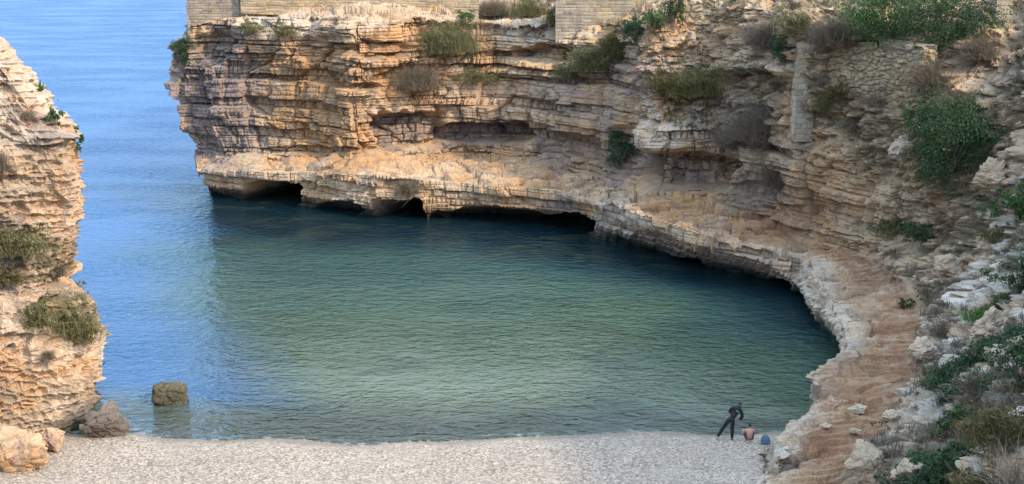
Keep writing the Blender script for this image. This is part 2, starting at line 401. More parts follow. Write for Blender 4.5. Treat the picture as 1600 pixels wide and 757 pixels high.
# flagstones and low steps on the ledges
hh = 0.5 * fbm(np.stack([D[..., 0] * 0.16, D[..., 1] * 0.5, 0 * PX], -1), 61, 3) + 0.13 * D[..., 1]
st_ = hh / 0.17; terr = (np.floor(st_) + sstep(0.8, 0.98, st_ - np.floor(st_))) * 0.17 - 0.13 * D[..., 1]
terr = terr - 0.085
flagid = h3(np.floor(st_), 0 * st_, 0 * st_, 65)
ledge = flat * (1 - rubble) * (Vg > 2.9)
outer = 1 - sstep(3.3, 3.7, Vg)
wp = np.stack([D[..., 0] * 0.42, D[..., 1] * 0.8, 0 * PX], -1) + 0.25 * fbm(D * 0.5, 66, 2)[..., None]
L1_, L2_, lid = voro(wp, 67)
S1_, S2_, sid = voro(wp * 2.3 + 5, 69)
flag = 0.5 * (lid - 0.5) - 0.22 * (1 - sstep(0, 0.10, L2_ - L1_)) + 0.12 * (sid - 0.5) - 0.05 * (1 - sstep(0, 0.10, S2_ - S1_))
FD[..., 2] += ledge * (terr + 0.04 * fine + flag * np.where(shore > 0.3, 0.45 + 0.65 * outer, 1.5))
def blob(px, py, rx, ry, edge=0.5):
    r = np.sqrt(((PX - px) / rx) ** 2 + ((PY - py) / ry) ** 2) + 0.35 * vnoise(D * 0.5, 83)
    return 1 - sstep(1 - edge, 1 + edge * 0.4, r)
weather_shade = 0.12 + 0 * PX  # grey weathering, plus shade painted over the hollows, undercut and seaward end
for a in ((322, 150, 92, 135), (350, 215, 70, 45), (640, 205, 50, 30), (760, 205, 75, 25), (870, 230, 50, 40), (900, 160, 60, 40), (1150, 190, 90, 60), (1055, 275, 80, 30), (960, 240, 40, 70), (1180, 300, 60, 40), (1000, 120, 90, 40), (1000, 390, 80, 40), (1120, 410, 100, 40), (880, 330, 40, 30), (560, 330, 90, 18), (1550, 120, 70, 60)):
    weather_shade = np.maximum(weather_shade, blob(*a))
weather_shade = np.maximum(weather_shade, 0.22 * sstep(8.6, 10.5, Cg)) * np.where(Cg > 8.6, 0.7, 1)
ochre = 0 * PX
for a, k in (((540, 110, 170, 60), 0.75), ((520, 200, 110, 50), 0.75), ((600, 250, 170, 12), 0.5), ((640, 330, 40, 15), 0.7), ((1060, 318, 70, 22), 0.6), ((1190, 345, 60, 28), 0.7), ((800, 105, 90, 10), 0.6), ((1330, 620, 70, 60), 0.8), ((1270, 725, 80, 40), 0.9)):
    ochre = np.maximum(ochre, k * blob(*a))
earth = 0 * PX
for a, k in (((1390, 520, 50, 90), 0.9), ((1330, 600, 60, 60), 0.7), ((1360, 440, 50, 40), 0.5), ((1290, 690, 80, 30), 0.9), ((1200, 350, 60, 25), 0.8), ((1320, 170, 60, 40), 0.6), ((1480, 350, 60, 30), 0.7), ((1560, 210, 50, 60), 0.45)):
    earth = np.maximum(earth, k * blob(*a))
earth = np.maximum(earth, 0.8 * ledge * shore * sstep(3.25, 3.6, Vg))
white = np.maximum(0.55 * nodular, 1.0 * hill * sstep(0.05, 0.4, cid) * sstep(1.0, 2.2, Cg - N_FAR))
white = np.maximum(white, 0.6 * np.maximum.reduce([blob(430, 42, 70, 18), blob(800, 48, 60, 22), blob(1030, 200, 60, 40), blob(1200, 105, 60, 14), blob(960, 350, 50, 40)]))
vegm = hill * sstep(-0.25, 0.25, vnoise(D * 0.3, 91) + 0.5 * vnoise(D * 0.9, 92)) * 0.7
vegm = np.maximum(vegm, 0.7 * rubble * (1 - hill) * sstep(0.0, 0.4, vnoise(D * 0.35, 93)))
tone1 = tone1 * (1 - ledge) + ledge * (0.25 + 0.5 * flagid)
tone = np.clip(np.where(rubble > 0.5, 0.4 * cid + 0.6 * cidb, 0.65 * tone1 + 0.35 * tone2), 0, 1)
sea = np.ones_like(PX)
ATT = dict(tone=tone, weather_shade=weather_shade, ochre=ochre, earth=earth, white=white, veg=vegm, sea=sea)
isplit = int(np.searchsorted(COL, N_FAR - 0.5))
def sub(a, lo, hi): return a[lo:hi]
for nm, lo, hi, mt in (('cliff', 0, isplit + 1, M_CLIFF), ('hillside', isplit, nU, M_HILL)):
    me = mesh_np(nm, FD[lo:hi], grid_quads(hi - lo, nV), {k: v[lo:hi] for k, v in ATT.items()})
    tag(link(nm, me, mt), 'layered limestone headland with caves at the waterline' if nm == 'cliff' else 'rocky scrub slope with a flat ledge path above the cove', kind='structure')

# ------------------------------------------------------------------ left headland
def left_col(pts, ys, back):
    p = [at_y(*a, y - 4.2) for a, y in zip(pts, ys)]
    p.insert(0, p[0] + np.array([0, 0.2, -1.5]))
    p.append(p[-1] + np.array(back))
    return np.array(p)
sil = [(132, 670), (136, 612), (138, 560), (120, 500), (78, 436), (100, 335), (96, 235), (42, 150), (-10, 76)]
LC = []
s0 = left_col(sil, [62, 62, 62, 62.3, 63, 62.6, 62.6, 63, 63.5], (-8, 4, 2))
for dx, dy in ((-16, 26), (-6, 12), (-1.2, 4)):
    c = s0.copy(); c[:, 0] += dx; c[:, 1] += dy; LC.append(c)
LC.append(s0)
LC.append(left_col([(80, 684), (85, 620), (82, 555), (72, 505), (45, 446), (66, 340), (62, 240), (5, 142), (-40, 66)], [60.3, 60, 60, 60.2, 61.6, 61.4, 61.8, 62.6, 63.4], (-8, 4, 2)))
LC.append(left_col([(0, 690), (0, 620), (0, 550), (-4, 508), (-16, 448), (-6, 340), (-12, 240), (-50, 142), (-90, 60)], [59, 58.8, 58.8, 59, 60.4, 60.3, 60.8, 61.8, 62.6], (-8, 4, 2)))
LC.append(left_col([(-150, 705), (-150, 620), (-150, 550), (-150, 508), (-160, 448), (-160, 340), (-165, 240), (-200, 142), (-240, 50)], [56.5, 56.3, 56.3, 56.5, 57.4, 57.3, 57.8, 58.8, 59.6], (-8, 4, 2)))
LC.append(left_col([(-420, 740), (-420, 640), (-420, 550), (-420, 508), (-430, 448), (-430, 340), (-435, 240), (-470, 142), (-500, 40)], [50, 50, 50, 50, 50.6, 50.6, 51, 52, 53], (-8, 4, 2)))
LC = np.array(LC)
E, S2, VR2, COL2 = net_surface(LC, 0.07, [0.2, 0.07, 0.07, 0.07, 0.07, 0.065, 0.065, 0.065, 0.07, 0.4])
mU, mV = E.shape[:2]
n2 = normals(E, 8)
if n2[int(mU * .6), mV // 2][1] > 0: n2 = -n2
S2g = np.repeat(S2[:, None], mV, 1); V2g = np.repeat(VR2[None, :], mU, 0); C2g = np.repeat(COL2[:, None], mV, 1)
hn2 = n2.copy(); hn2[..., 2] = 0; hl2 = np.linalg.norm(hn2, axis=-1, keepdims=True); hn2 = hn2 / (hl2 + 1e-6)
st2 = sstep(0.3, 0.75, hl2[..., 0])
PX2, PY2, _ = project(E)
e1, et1, _ = strata(S2g, E[..., 2], 111, 0.5, 1.9, 0.28, 0.6, 1.8, soft=0.1, crack=0.1)
e2, et2, _ = strata(S2g + 20, E[..., 2], 123, 0.2, 0.5, 0.13, 0.8, 2.4, 0.12, 0.07, crack=0.08)
G1, G2, gid = voro(E * np.array([1.1, 1.1, 1.3]) + 0.25 * fbm(E * 0.9, 103, 2)[..., None], 131)
H1, H2, hid = voro(E * 2.6 + 0.2 * fbm(E * 2, 105, 2)[..., None], 137)
bl2 = 0.4 * sstep(0, 0.4, G2 - G1) * (0.3 + gid) + 0.12 * sstep(0, 0.3, H2 - H1) * (0.3 + hid)
rub2 = (1 - sstep(45, 95, PX2 + 30 * vnoise(E * 0.5, 133))) * sstep(540, 575, PY2)    # dry stone infill at the foot
W1, W2, wid = voro(np.stack([S2g * 2.3, E[..., 2] * 2.9, 0 * S2g], -1) + 0.15 * vnoise(E * 2, 139)[..., None], 141)
dd = st2 * (e1 + e2 + 0.4 * buttress(S2g, E[..., 2], 3.5, 401) + 0.3 * buttress(S2g, E[..., 2], 1.5, 405)) * (1 - rub2) + 0.22 * fbm(E * 0.2, 143, 3) * (1 - rub2) + 0.06 * fbm(E * 2, 145, 3) + (bl2 - 0.2) * 1.0 * (1 - rub2)
dd += rub2 * (0.30 * sstep(0, 0.25, W2 - W1) * (0.6 + 0.6 * wid) - 0.1)
def blob2(px, py, rx, ry, edge=0.5):
    r = np.sqrt(((PX2 - px) / rx) ** 2 + ((PY2 - py) / ry) ** 2) + 0.35 * vnoise(E * 0.7, 83)
    return 1 - sstep(1 - edge, 1 + edge * 0.4, r)
dd *= 1 - 0.7 * sstep(618, 645, PY2) * sstep(70, 100, PX2)
dd -= 0.9 * blob2(95, 420, 30, 14) + 0.8 * blob2(110, 410, 25, 30) + 0.7 * blob2(50, 215, 40, 9)
b2 = hn2 * st2[..., None] + n2 * (1 - st2[..., None]); b2 /= np.linalg.norm(b2, axis=-1, keepdims=True) + 1e-6
dd *= 1 - 0.85 * blob2(140, 425, 75, 32, 0.6)
FE = E + b2 * dd[..., None]
wea2 = 0.1 + 0.6 * np.maximum.reduce([blob2(120, 390, 40, 60), blob2(30, 200, 50, 30), blob2(130, 640, 50, 30), blob2(20, 400, 60, 60)])
och2 = np.maximum.reduce([0.5 * blob2(120, 590, 60, 40), 0.35 * blob2(60, 290, 80, 60), 0.6 * blob2(20, 610, 60, 60)])
veg2 = 0.8 * np.maximum.reduce([blob2(40, 400, 60, 50), blob2(100, 490, 70, 45)])
A2 = dict(tone=np.where(rub2 > 0.5, wid, 0.6 * et1 + 0.4 * gid), weather_shade=wea2, ochre=och2, earth=0 * wea2, white=0.35 * (1 - och2), veg=veg2, sea=sstep(62, 95, PX2))
me = mesh_np('cliff', FE, grid_quads(mU, mV), A2)
tag(link('cliff', me, M_CLIFF), 'pale limestone headland on the near side of the cove mouth', kind='structure')

# where the rock surface lies behind a point of the photograph
_allV = np.concatenate([FD.reshape(-1, 3), FE.reshape(-1, 3)])
_allN = np.concatenate([nrm.reshape(-1, 3), n2.reshape(-1, 3)])
_apx, _apy, _adep = project(_allV)
def hit(px, py, r=5):
    m = np.where((np.abs(_apx - px) < r) & (np.abs(_apy - py) < r))[0]
    if len(m) == 0: return hit(px, py, r * 2)
    return _allV[m[np.argmin(_adep[m])]]

# ------------------------------------------------------------------ beach
def shoreline(x): return 55.6 + 0.075 * np.clip(x, -5, 14) + 0.25 * np.sin(x * 0.35) + 0.12 * np.sin(x * 1.1 + 1) + 1.3 * sstep(-15.8, -18.5, x)
bx = np.arange(-32, 17, 0.05); by = np.concatenate([np.arange(20, 45, 0.5), np.arange(45, 59, 0.045), np.arange(59, 75, 0.5)])
X, Y = np.meshgrid(bx, by, indexing='ij')
dY = shoreline(X) - Y
def beach_h(x, y):
    d = shoreline(x) - y
    return np.where(d > 0, 0.085 * d, 0.16 * d) + 0.10 * sstep(0.3, 1.4, d)
Z = beach_h(X, Y) + 0.03 * fbm(np.stack([X * 0.3, Y * 0.6, 0 * X], -1), 201, 2)
p1, p2, pid = voro(np.stack([X * 8.5, Y * 8.5, 0 * X], -1), 203)
p3, p4, pid2 = voro(np.stack([X * 3.6, Y * 3.6, 0 * X + 3], -1), 207)
bigp = (pid2 > 0.9) * sstep(0.0, 0.3, p4 - p3)
Z = Z + 0.018 * sstep(0, 0.5, p2 - p1) * (0.5 + pid) + 0.03 * bigp
ptone = np.clip(np.where(bigp > 0.3, pid2 * 7 % 1, pid) + 0.22 * vnoise(np.stack([X * 0.15, Y * 0.9, 0 * X + 5], -1), 211) - 0.04, 0, 1)
me = mesh_np('beach', np.stack([X, Y, Z], -1), grid_quads(len(bx), len(by)), dict(tone=ptone, wet=1 - sstep(0.05, 0.7, dY + 0.3 * vnoise(np.stack([X * 0.8, Y, 0 * X], -1), 209))), True)
n = NT('beach_pebbles')
vz = n.n('ShaderNodeTexVoronoi', {'Vector': n.coord(), 'Scale': 9.5})
vz2 = n.n('ShaderNodeTexVoronoi', {'Vector': n.coord(), 'Scale': 24.0})
hue = lambda v: n.n('ShaderNodeSeparateColor', {0: v.outputs['Color']}).outputs[0]
t = n.math('ADD', n.math('MULTIPLY', hue(vz), 0.55), n.math('MULTIPLY', hue(vz2), 0.25))
t = n.math('ADD', t, n.math('MULTIPLY', n.attr('tone'), 0.25))
t = n.math('MULTIPLY', t, n.ramp(vz.outputs['Distance'], 0.35, 0.75, 1.0, 0.35), True)
c = n.n('ShaderNodeValToRGB', {0: t}).outputs[0]
cr = c.node.color_ramp
cr.elements[0].position = 0; cr.elements[0].color = (0.10, 0.078, 0.058, 1)
cr.elements[1].position = 1; cr.elements[1].color = (0.60, 0.485, 0.355, 1)
for pos, col in ((0.2, (0.25, 0.19, 0.135, 1)), (0.45, (0.41, 0.325, 0.23, 1)), (0.75, (0.53, 0.425, 0.305, 1))):
    e = cr.elements.new(pos); e.color = col
c = n.mix(n.ramp(n.noise(n.coord(), 0.5, 4), 0.4, 0.7, 0, 0.3), c, (0.32, 0.26, 0.19))
c = n.mix(n.math('MULTIPLY', n.attr('wet'), 0.8), c, (0.21, 0.17, 0.115))
bp = n.n('ShaderNodeBump', {'Strength': 0.4, 'Distance': 0.05, 'Height': n.math('SUBTRACT', 1.0, vz.outputs['Distance'])})
b = n.n('ShaderNodeBsdfPrincipled', {'Base Color': c, 'Roughness': 0.75, 'Normal': bp.outputs[0], 'Specular IOR Level': 0.3})
M_BEACH = n.out(b.outputs[0])
tag(link('beach', me, M_BEACH), 'pale pebble beach at the head of the cove', kind='structure')

# ------------------------------------------------------------------ sea
sx = np.concatenate([[-6000, -2000, -700, -300, -140, -90], np.arange(-70, 30, 0.5), [60, 150, 400, 1200, 4000]])
sy = np.concatenate([np.arange(54, 130, 0.5), [135, 145, 160, 180, 220, 300, 450, 700, 1200, 2500, 6000, 15000]])
X, Y = np.meshgrid(sx, sy, indexing='ij')
dist = Y - shoreline(X)
wl = FD[:, int(np.searchsorted(VR, 1.0)), :2][::25]
dcl = np.full(X.shape, 99.0)
near = (X > -45) & (X < 30) & (Y < 131)
dcl[near] = np.sqrt(((np.stack([X[near], Y[near]], -1)[:, None, :] - wl[None]) ** 2).sum(-1)).min(1)
depth = np.clip(dist * 0.115, 0, 30) * (1 + 0.9 * (1 - sstep(1, 13, dcl))) + 1.4 * (1 - sstep(0, 7, dcl)) * sstep(0.5, 5, dist)  # cliff terms add real depth and paint the cliffs' shade into the water
cove = sstep(-18, -8, X + 0.42 * (Y - 62) + 3 * vnoise(np.stack([X * .1, Y * .1, 0 * X], -1), 301)) * (1 - sstep(112, 122, Y))  # blue/green split follows the sky's reflection, painted into the body colour
cove = np.maximum(cove, (1 - sstep(0.25, 0.9, depth)) * (X > -40) * (X < 30))
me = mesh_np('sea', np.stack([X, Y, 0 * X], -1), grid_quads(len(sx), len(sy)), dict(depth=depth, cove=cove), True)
n = NT('sea_water')
dp, cv = n.attr('depth'), n.attr('cove')
co = n.coord()
patch = n.noise(n.coord((0.09, 0.16, 1)), 1.0, 4, 0.6, 0.6)
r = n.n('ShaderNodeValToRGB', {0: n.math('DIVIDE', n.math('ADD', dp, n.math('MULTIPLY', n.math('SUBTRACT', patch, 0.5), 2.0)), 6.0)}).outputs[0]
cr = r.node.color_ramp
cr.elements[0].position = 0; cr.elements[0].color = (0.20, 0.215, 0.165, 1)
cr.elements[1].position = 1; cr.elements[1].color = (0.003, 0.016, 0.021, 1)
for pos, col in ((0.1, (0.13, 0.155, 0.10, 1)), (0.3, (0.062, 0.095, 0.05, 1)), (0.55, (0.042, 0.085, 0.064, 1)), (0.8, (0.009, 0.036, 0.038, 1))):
    e = cr.elements.new(pos); e.color = col
weed = n.noise(n.coord((0.16, 0.26, 1), loc=(7, 3, 0)), 1.0, 4, 0.65, 0.8)
r = n.mix(n.math('MULTIPLY', n.ramp(weed, 0.5, 0.66, 0, 0.5), n.ramp(dp, 0.2, 1.2)), r, (0.035, 0.055, 0.034))
body = n.mix(cv, (0.02, 0.085, 0.20), r)
w1 = n.noise(n.coord((0.9, 1.5, 1), rot=(0, 0, R(8))), 1.0, 3, 0.6, 0.3)
w2 = n.noise(n.coord((2.2, 3.6, 1), rot=(0, 0, R(-12))), 1.0, 3, 0.55, 0.3)
w3 = n.noise(n.coord((0.08, 0.2, 1), rot=(0, 0, R(15))), 1.0, 2, 0.5)
hgt = n.math('ADD', n.math('MULTIPLY', w1, 0.55), n.math('MULTIPLY', w2, 0.22))
hgt = n.math('ADD', hgt, n.math('MULTIPLY', w3, 0.5))
gust = n.ramp(n.noise(n.coord((0.05, 0.12, 1), loc=(3, 9, 0)), 1.0, 3, 0.55), 0.36, 0.62, 0.3, 0.62)
bp = n.n('ShaderNodeBump', {'Strength': 1.0, 'Distance': gust, 'Height': hgt})
fr = n.n('ShaderNodeFresnel', {'IOR': 1.333, 'Normal': bp.outputs[0]}).outputs[0]
dif = n.n('ShaderNodeBsdfDiffuse', {'Color': body, 'Normal': bp.outputs[0]}).outputs[0]
foam = n.math('MULTIPLY', n.ramp(dp, 0.0, 0.12, 1.0, 0.0), n.ramp(n.noise(n.coord((1.2, 2.5, 1)), 1.0, 5, 0.7), 0.5, 0.64, 0, 0.3))
tr = n.n('ShaderNodeBsdfTransparent', {'Color': (0.75, 0.88, 0.82, 1)}).outputs[0]
mixd = n.n('ShaderNodeMixShader', {0: n.ramp(dp, 0.0, 0.75, 0.05, 1.0), 1: tr, 2: dif}).outputs[0]
gl = n.n('ShaderNodeBsdfGlossy', {'Color': (1, 1, 1, 1), 'Roughness': 0.06, 'Normal': bp.outputs[0]}).outputs[0]
wat = n.n('ShaderNodeMixShader', {0: fr, 1: mixd, 2: gl}).outputs[0]
white_ = n.n('ShaderNodeBsdfDiffuse', {'Color': (0.7, 0.72, 0.7, 1)}).outputs[0]
M_SEA = n.out(n.n('ShaderNodeMixShader', {0: foam, 1: wat, 2: white_}).outputs[0])
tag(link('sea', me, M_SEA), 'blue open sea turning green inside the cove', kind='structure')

# ------------------------------------------------------------------ masonry
def masonry(name, foot, z0, z1, seed, course, lmin, lmax, relief, ragged, mat, res=0.06, och=0.3, wea=0.3, joint=0.05, white=0.0, rubble=0.0):
    """a wall of real coursed blocks on a closed four-cornered footprint; z0/z1 are functions of the run s"""
    foot = np.array(foot); n = len(foot)
    pts, ss, acc = [], [], 0.0
    for i in range(n):
        a, b = foot[i], foot[(i + 1) % n]; L = np.linalg.norm(b - a); k = max(2, int(L / res))
        for q in range(k): pts.append(a + (b - a) * q / k); ss.append(acc + L * q / k)
        acc += L
    pts = np.array(pts + [foot[0]]); ss = np.array(ss + [acc])
    cen = foot.mean(0)
    H = max(z1(x, y) - z0(x, y) for x, y in pts)
    nv = int(H / res) + 2
    t = np.linspace(0, 1, nv)
    zb = np.array([z0(x, y) for x, y in pts]); zt = np.array([z1(x, y) for x, y in pts])
    zt = zt + ragged * vnoise(np.stack([pts[:, 0] * 1.3, pts[:, 1] * 1.3, 0 * zt], -1), seed + 50)
    Z = zb[:, None] + (zt - zb)[:, None] * t[None, :]
    XY = np.repeat(pts[:, None, :], nv, 1)
    S_ = np.repeat(ss[:, None], nv, 1)
    d, tone, _ = strata(S_, Z, seed, course[0], course[1], relief, lmin, lmax, 0.0, joint, 0.12, crack=min(0.03, relief * 0.4), comp=0.0)
    if rubble:
        f1, f2, tone = voro(np.stack([S_ / rubble, Z / rubble * 1.7, 0 * S_], -1) + 0.12 * vnoise(np.stack([S_ * 2, Z * 2, 0 * S_], -1), seed)[..., None], seed)
        d = relief * (1.6 * sstep(0, 0.22, f2 - f1) * (0.4 + 0.8 * tone) - 0.6) + 0.25 * vnoise(np.stack([S_ * 0.5, Z * 0.5, 0 * S_], -1), seed + 4)
    d[0] = d[-1] = 0.5 * (d[0] + d[-1]); tone[-1] = tone[0]
    dirn = np.stack([np.gradient(pts[:, 1]), -np.gradient(pts[:, 0])], -1)
    dirn /= np.linalg.norm(dirn, axis=1, keepdims=True) + 1e-9
    if ((pts - cen) * dirn).sum() < 0: dirn = -dirn
    XY = XY + dirn[:, None, :] * d[..., None]
    V = np.concatenate([XY, Z[..., None]], -1)
    for f, dz in ((0.6, 0.04), (0.05, 0.08)):
        c = V[:, nv - 1].copy(); c[:, :2] = cen + (c[:, :2] - cen) * f; c[:, 2] += dz
        V = np.concatenate([V, c[:, None, :]], 1); tone = np.concatenate([tone, tone[:, -1:]], 1)
    me = mesh_np(name, V, grid_quads(V.shape[0], V.shape[1]), dict(tone=tone, ochre=0 * tone + och, weather_shade=0 * tone + wea, white=0 * tone + white))
    return link(name, me, mat)
def foot_px(pa, pb, thick, ya, yb):
    a, b = at_y(*pa, ya), at_y(*pb, yb)
    d = (b - a)[:2]; d /= np.linalg.norm(d); nn = np.array([-d[1], d[0]])
    return [a[:2], b[:2], b[:2] + nn * thick, a[:2] + nn * thick], a[2], b[2]
def lin(foot, za, zb):
    a, b = np.array(foot[0]), np.array(foot[1]); d = b - a; L2 = (d * d).sum()
    return lambda x, y: za + (zb - za) * float(np.clip(((np.array([x, y]) - a) * d).sum() / L2, 0, 1))
yT = lambda px, py: float(hit(px, py)[1])
y0 = yT(335, 48) + 1.0
f, za, zb = foot_px((293, 42), (374, 18), 3.2, y0, y0)
tag(masonry('stone_wall', f, lin(f, za - 1.2, zb - 1.2), lin(f, 18.6, 18.6), 501, (0.22, 0.32), 1.2, 2.8, 0.04, 0.05, M_MASON, och=0.05, wea=0.6),
    'grey block wall standing on the seaward tip of the headland', 'wall')
f, za, zb = foot_px((376, 12), (748, 32), 1.0, yT(400, 30) + 1.8, yT(735, 42) + 1.6)
tag(masonry('stone_wall', f, lin(f, za - 0.5, zb - 0.5), lin(f, 18.4, 18.4), 511, (0.2, 0.3), 1.2, 3.0, 0.035, 0.05, M_MASON, och=0.45, wea=0.08),
    'long sunlit tan block wall along the top of the headland', 'wall')
y0 = yT(930, 42) + 0.6
f, za, zb = foot_px((868, 40), (1004, 44), 1.0, y0, y0)
tag(masonry('stone_wall', f, lin(f, za - 1.5, zb - 1.5), lin(f, 18.8, 18.8), 521, (0.26, 0.34), 2.4, 4.5, 0.02, 0.04, M_MASON, och=0.15, wea=0.45),
    'smooth brownish grey wall of large slabs above the shaded gully', 'wall')
y0 = yT(1095, 40) + 0.5
f, za, zb = foot_px((1064, 40), (1128, 40), 1.2, y0, y0)
tag(masonry('ruined_wall', f, lin(f, za - 1.0, zb - 1.0), lin(f, 17.9, 16.6), 531, (0.3, 0.55), 1.2, 2.4, 0.14, 0.45, M_MASON, och=0.3, wea=0.1, rubble=0.7),
    'crumbling ruined wall stub of pale blocks on the headland crest', 'wall')
p = hit(1262, 205); yp = p[1] - 0.1
f, za, zb = foot_px((1241, 208), (1270, 208), 1.5, yp, yp)
ztop = at_y(1262, 66, yp)[2]
tag(masonry('stone_pillar', f, lin(f, za - 0.6, zb - 0.6), lin(f, ztop, ztop - 0.1), 541, (0.34, 0.46), 1.3, 2.2, 0.08, 0.12, M_MASON, res=0.05, och=0.1, wea=0.1, white=0.35),
    'tall square buttress of pale cut blocks built against the cliff', 'pillar')
ya, yb = yp + 0.8, hit(1440, 140)[1] - 0.3
f, za, zb = foot_px((1284, 150), (1440, 152), 0.9, ya, yb)
zt1, zt2 = at_y(1290, 84, ya)[2], at_y(1450, 62, yb)[2]
tag(masonry('rubble_wall', f, lin(f, za - 0.8, zb - 0.8), lin(f, zt1, zt2), 551, (0.2, 0.42), 0.9, 2.3, 0.16, 0.6, M_MASON, res=0.045, och=0.55, wea=0.0, rubble=0.5),
    'dry stone rubble wall filling the cliff between buttress and bush', 'wall')
p = hit(1568, 30)
f, za, zb = foot_px((1556, 24), (1582, 24), 0.9, p[1], p[1])
tag(masonry('stone_post', f, lin(f, za - 0.8, zb - 0.8), lin(f, za + 1.6, za + 1.6), 561, (0.5, 0.7), 1.5, 2.5, 0.03, 0.03, M_MASON, och=0.0, wea=0.3),
    'pale squared post at the top of the slope above the brown crag', 'post')

# ------------------------------------------------------------------ boulders
def boulder(px, py, w, h, label, mat, seed, p=3.0, dratio=0.8, rough=0.1, yaw=0.0, at=None, sea=1.0, attrs=None, cat='rock', name='boulder'):
    b = hit(px, py) if at is None else at
    dep = project(np.array(b))[2]
    W, H = w / F_PX * dep, h / F_PX * dep * 1.05
    u = np.linspace(0, 2 * math.pi, 72); v = np.linspace(-math.pi / 2, math.pi / 2, 44)
    U, Vv = np.meshgrid(u, v, indexing='ij')
    d = np.stack([np.cos(Vv) * np.cos(U), np.cos(Vv) * np.sin(U), np.sin(Vv)], -1)
    if p > 5: r = 1.0 / (np.abs(d) ** p).sum(-1) ** (1 / p)
    else:       # broken rock: a solid cut by random planes
        rg = np.random.default_rng(seed + 900); pl = rg.normal(size=(22, 3)); pl /= np.linalg.norm(pl, axis=1, keepdims=True)
        r = np.min(rg.uniform(0.72, 1.0, 22) / np.maximum((d[..., None, :] * pl).sum(-1), 0.05), axis=-1)
    q = d * r[..., None]
    q *= (1 + rough * 1.6 * fbm(q * 1.3 + seed, seed, 3))[..., None]
    a1, a2, ai = voro(q * 1.7 + seed, seed + 3)
    q *= (1 + rough * (sstep(0, 0.25, a2 - a1) - 0.6) + rough * (ai - 0.5))[..., None]
    q *= (1 + 0.03 * fbm(q * 6, seed + 5, 2))[..., None]
    c, s_ = math.cos(yaw), math.sin(yaw)
    q = q * np.array([W / 2, W * dratio / 2, H / 2])
    q = np.stack([q[..., 0] * c - q[..., 1] * s_, q[..., 0] * s_ + q[..., 1] * c, q[..., 2]], -1)
    q[-1] = q[0]
    o = link(name, mesh_np(name, q, grid_quads(72, 44), dict(tone=0.3 + 0.6 * ai, sea=0 * ai + sea, **{k: 0 * ai + x for k, x in (attrs or {}).items()})), mat, loc=(b[0], b[1], b[2] + H * 0.36))
    return tag(o, label, cat)
M_MOSSY = rock_mat('mossy_rock', (0.42, 0.33, 0.17), (0.30, 0.22, 0.10), (0.17, 0.15, 0.08), (0.06, 0.055, 0.035))
M_WETROCK = rock_mat('wet_brown_rock', (0.34, 0.255, 0.185), (0.26, 0.18, 0.125), (0.17, 0.13, 0.10), (0.06, 0.045, 0.038))
boulder(268, 631, 50, 36, 'squarish mossy rock standing alone in the shallow water', M_MOSSY, 3, 5.5, 0.8, 0.08, 0.15, at=at_z(268, 631, -0.15), sea=0.8, attrs=dict(veg=0.35))
boulder(170, 684, 70, 42, 'dark wet rock half in the water at the foot of the left headland', M_WETROCK, 9, 3.2, 0.8, 0.13, 0.3, at=at_z(168, 683, 0.0), sea=0.6)
boulder(34, 728, 88, 60, 'large pale boulder on the pebbles below the dry stone infill', M_CLIFF, 15, 3.6, 0.8, 0.12, 0.2, at=at_z(32, 727, 0.7), sea=0.0, attrs=dict(ochre=0.25, weather_shade=0.2))
boulder(86, 702, 40, 42, 'smaller pale boulder leaning beside the large boulder at the cliff foot', M_CLIFF, 21, 3.0, 0.9, 0.12, 0.6, at=at_z(82, 701, 0.45), sea=0.0, attrs=dict(weather_shade=0.4))
boulder(1338, 640, 26, 12, 'loose pale slab lying on the reddish ledge path', M_HILL, 33, 4.0, 0.7, 0.1, 0.3, sea=0.0, attrs=dict(white=0.7))
boulder(1392, 655, 30, 18, 'pale block at the inner edge of the reddish ledge path', M_HILL, 35, 3.4, 0.8, 0.1, 1.0, sea=0.0, attrs=dict(white=0.5))
boulder(1330, 672, 18, 9, 'small pale stone beside the loose slab on the path end', M_HILL, 37, 3.0, 0.8, 0.12, 0.1, sea=0.0, attrs=dict(white=0.15, weather_shade=0.4))
boulder(1294, 664, 16, 8, 'small flat stone on the orange block nearest the bathers', M_HILL, 39, 3.4, 0.8, 0.12, 0.5, sea=0.0, attrs=dict(white=0.6))
boulder(1350, 742, 66, 56, 'big rounded pale boulder at the bottom end of the slope', M_HILL, 43, 2.6, 0.9, 0.1, 0.5, sea=0.0, attrs=dict(white=0.15, weather_shade=0.4))
boulder(1415, 752, 60, 40, 'broad pale boulder in the scrub right of the rounded one', M_HILL, 45, 2.8, 0.9, 0.14, 0.9, sea=0.0, attrs=dict(white=0.15, weather_shade=0.4))
boulder(1535, 525, 60, 34, 'pale rock outcrop below the bright green grass patch', M_HILL, 47, 2.6, 0.9, 0.14, 0.9, sea=0.0, attrs=dict(white=0.4, weather_shade=0.25))
boulder(1480, 420, 50, 30, 'jointed pale block above the inner end of the path', M_HILL, 49, 4.0, 0.9, 0.1, 0.3, sea=0.0, attrs=dict(white=0.15, weather_shade=0.4))
boulder(1440, 555, 46, 30, 'tilted pale rock beside the reddish path', M_HILL, 51, 2.8, 0.8, 0.14, 0.7, sea=0.0, attrs=dict(white=0.4, weather_shade=0.25))
boulder(1410, 245, 40, 44, 'grey white rock left of the big dark green bush', M_HILL, 53, 3.0, 0.8, 0.14, 0.2, sea=0.0, attrs=dict(white=0.7, weather_shade=0.3))
boulder(1545, 300, 56, 30, 'grey rock right under the big dark green bush', M_HILL, 55, 3.0, 0.8, 0.14, 0.2, sea=0.0, attrs=dict(weather_shade=0.5))

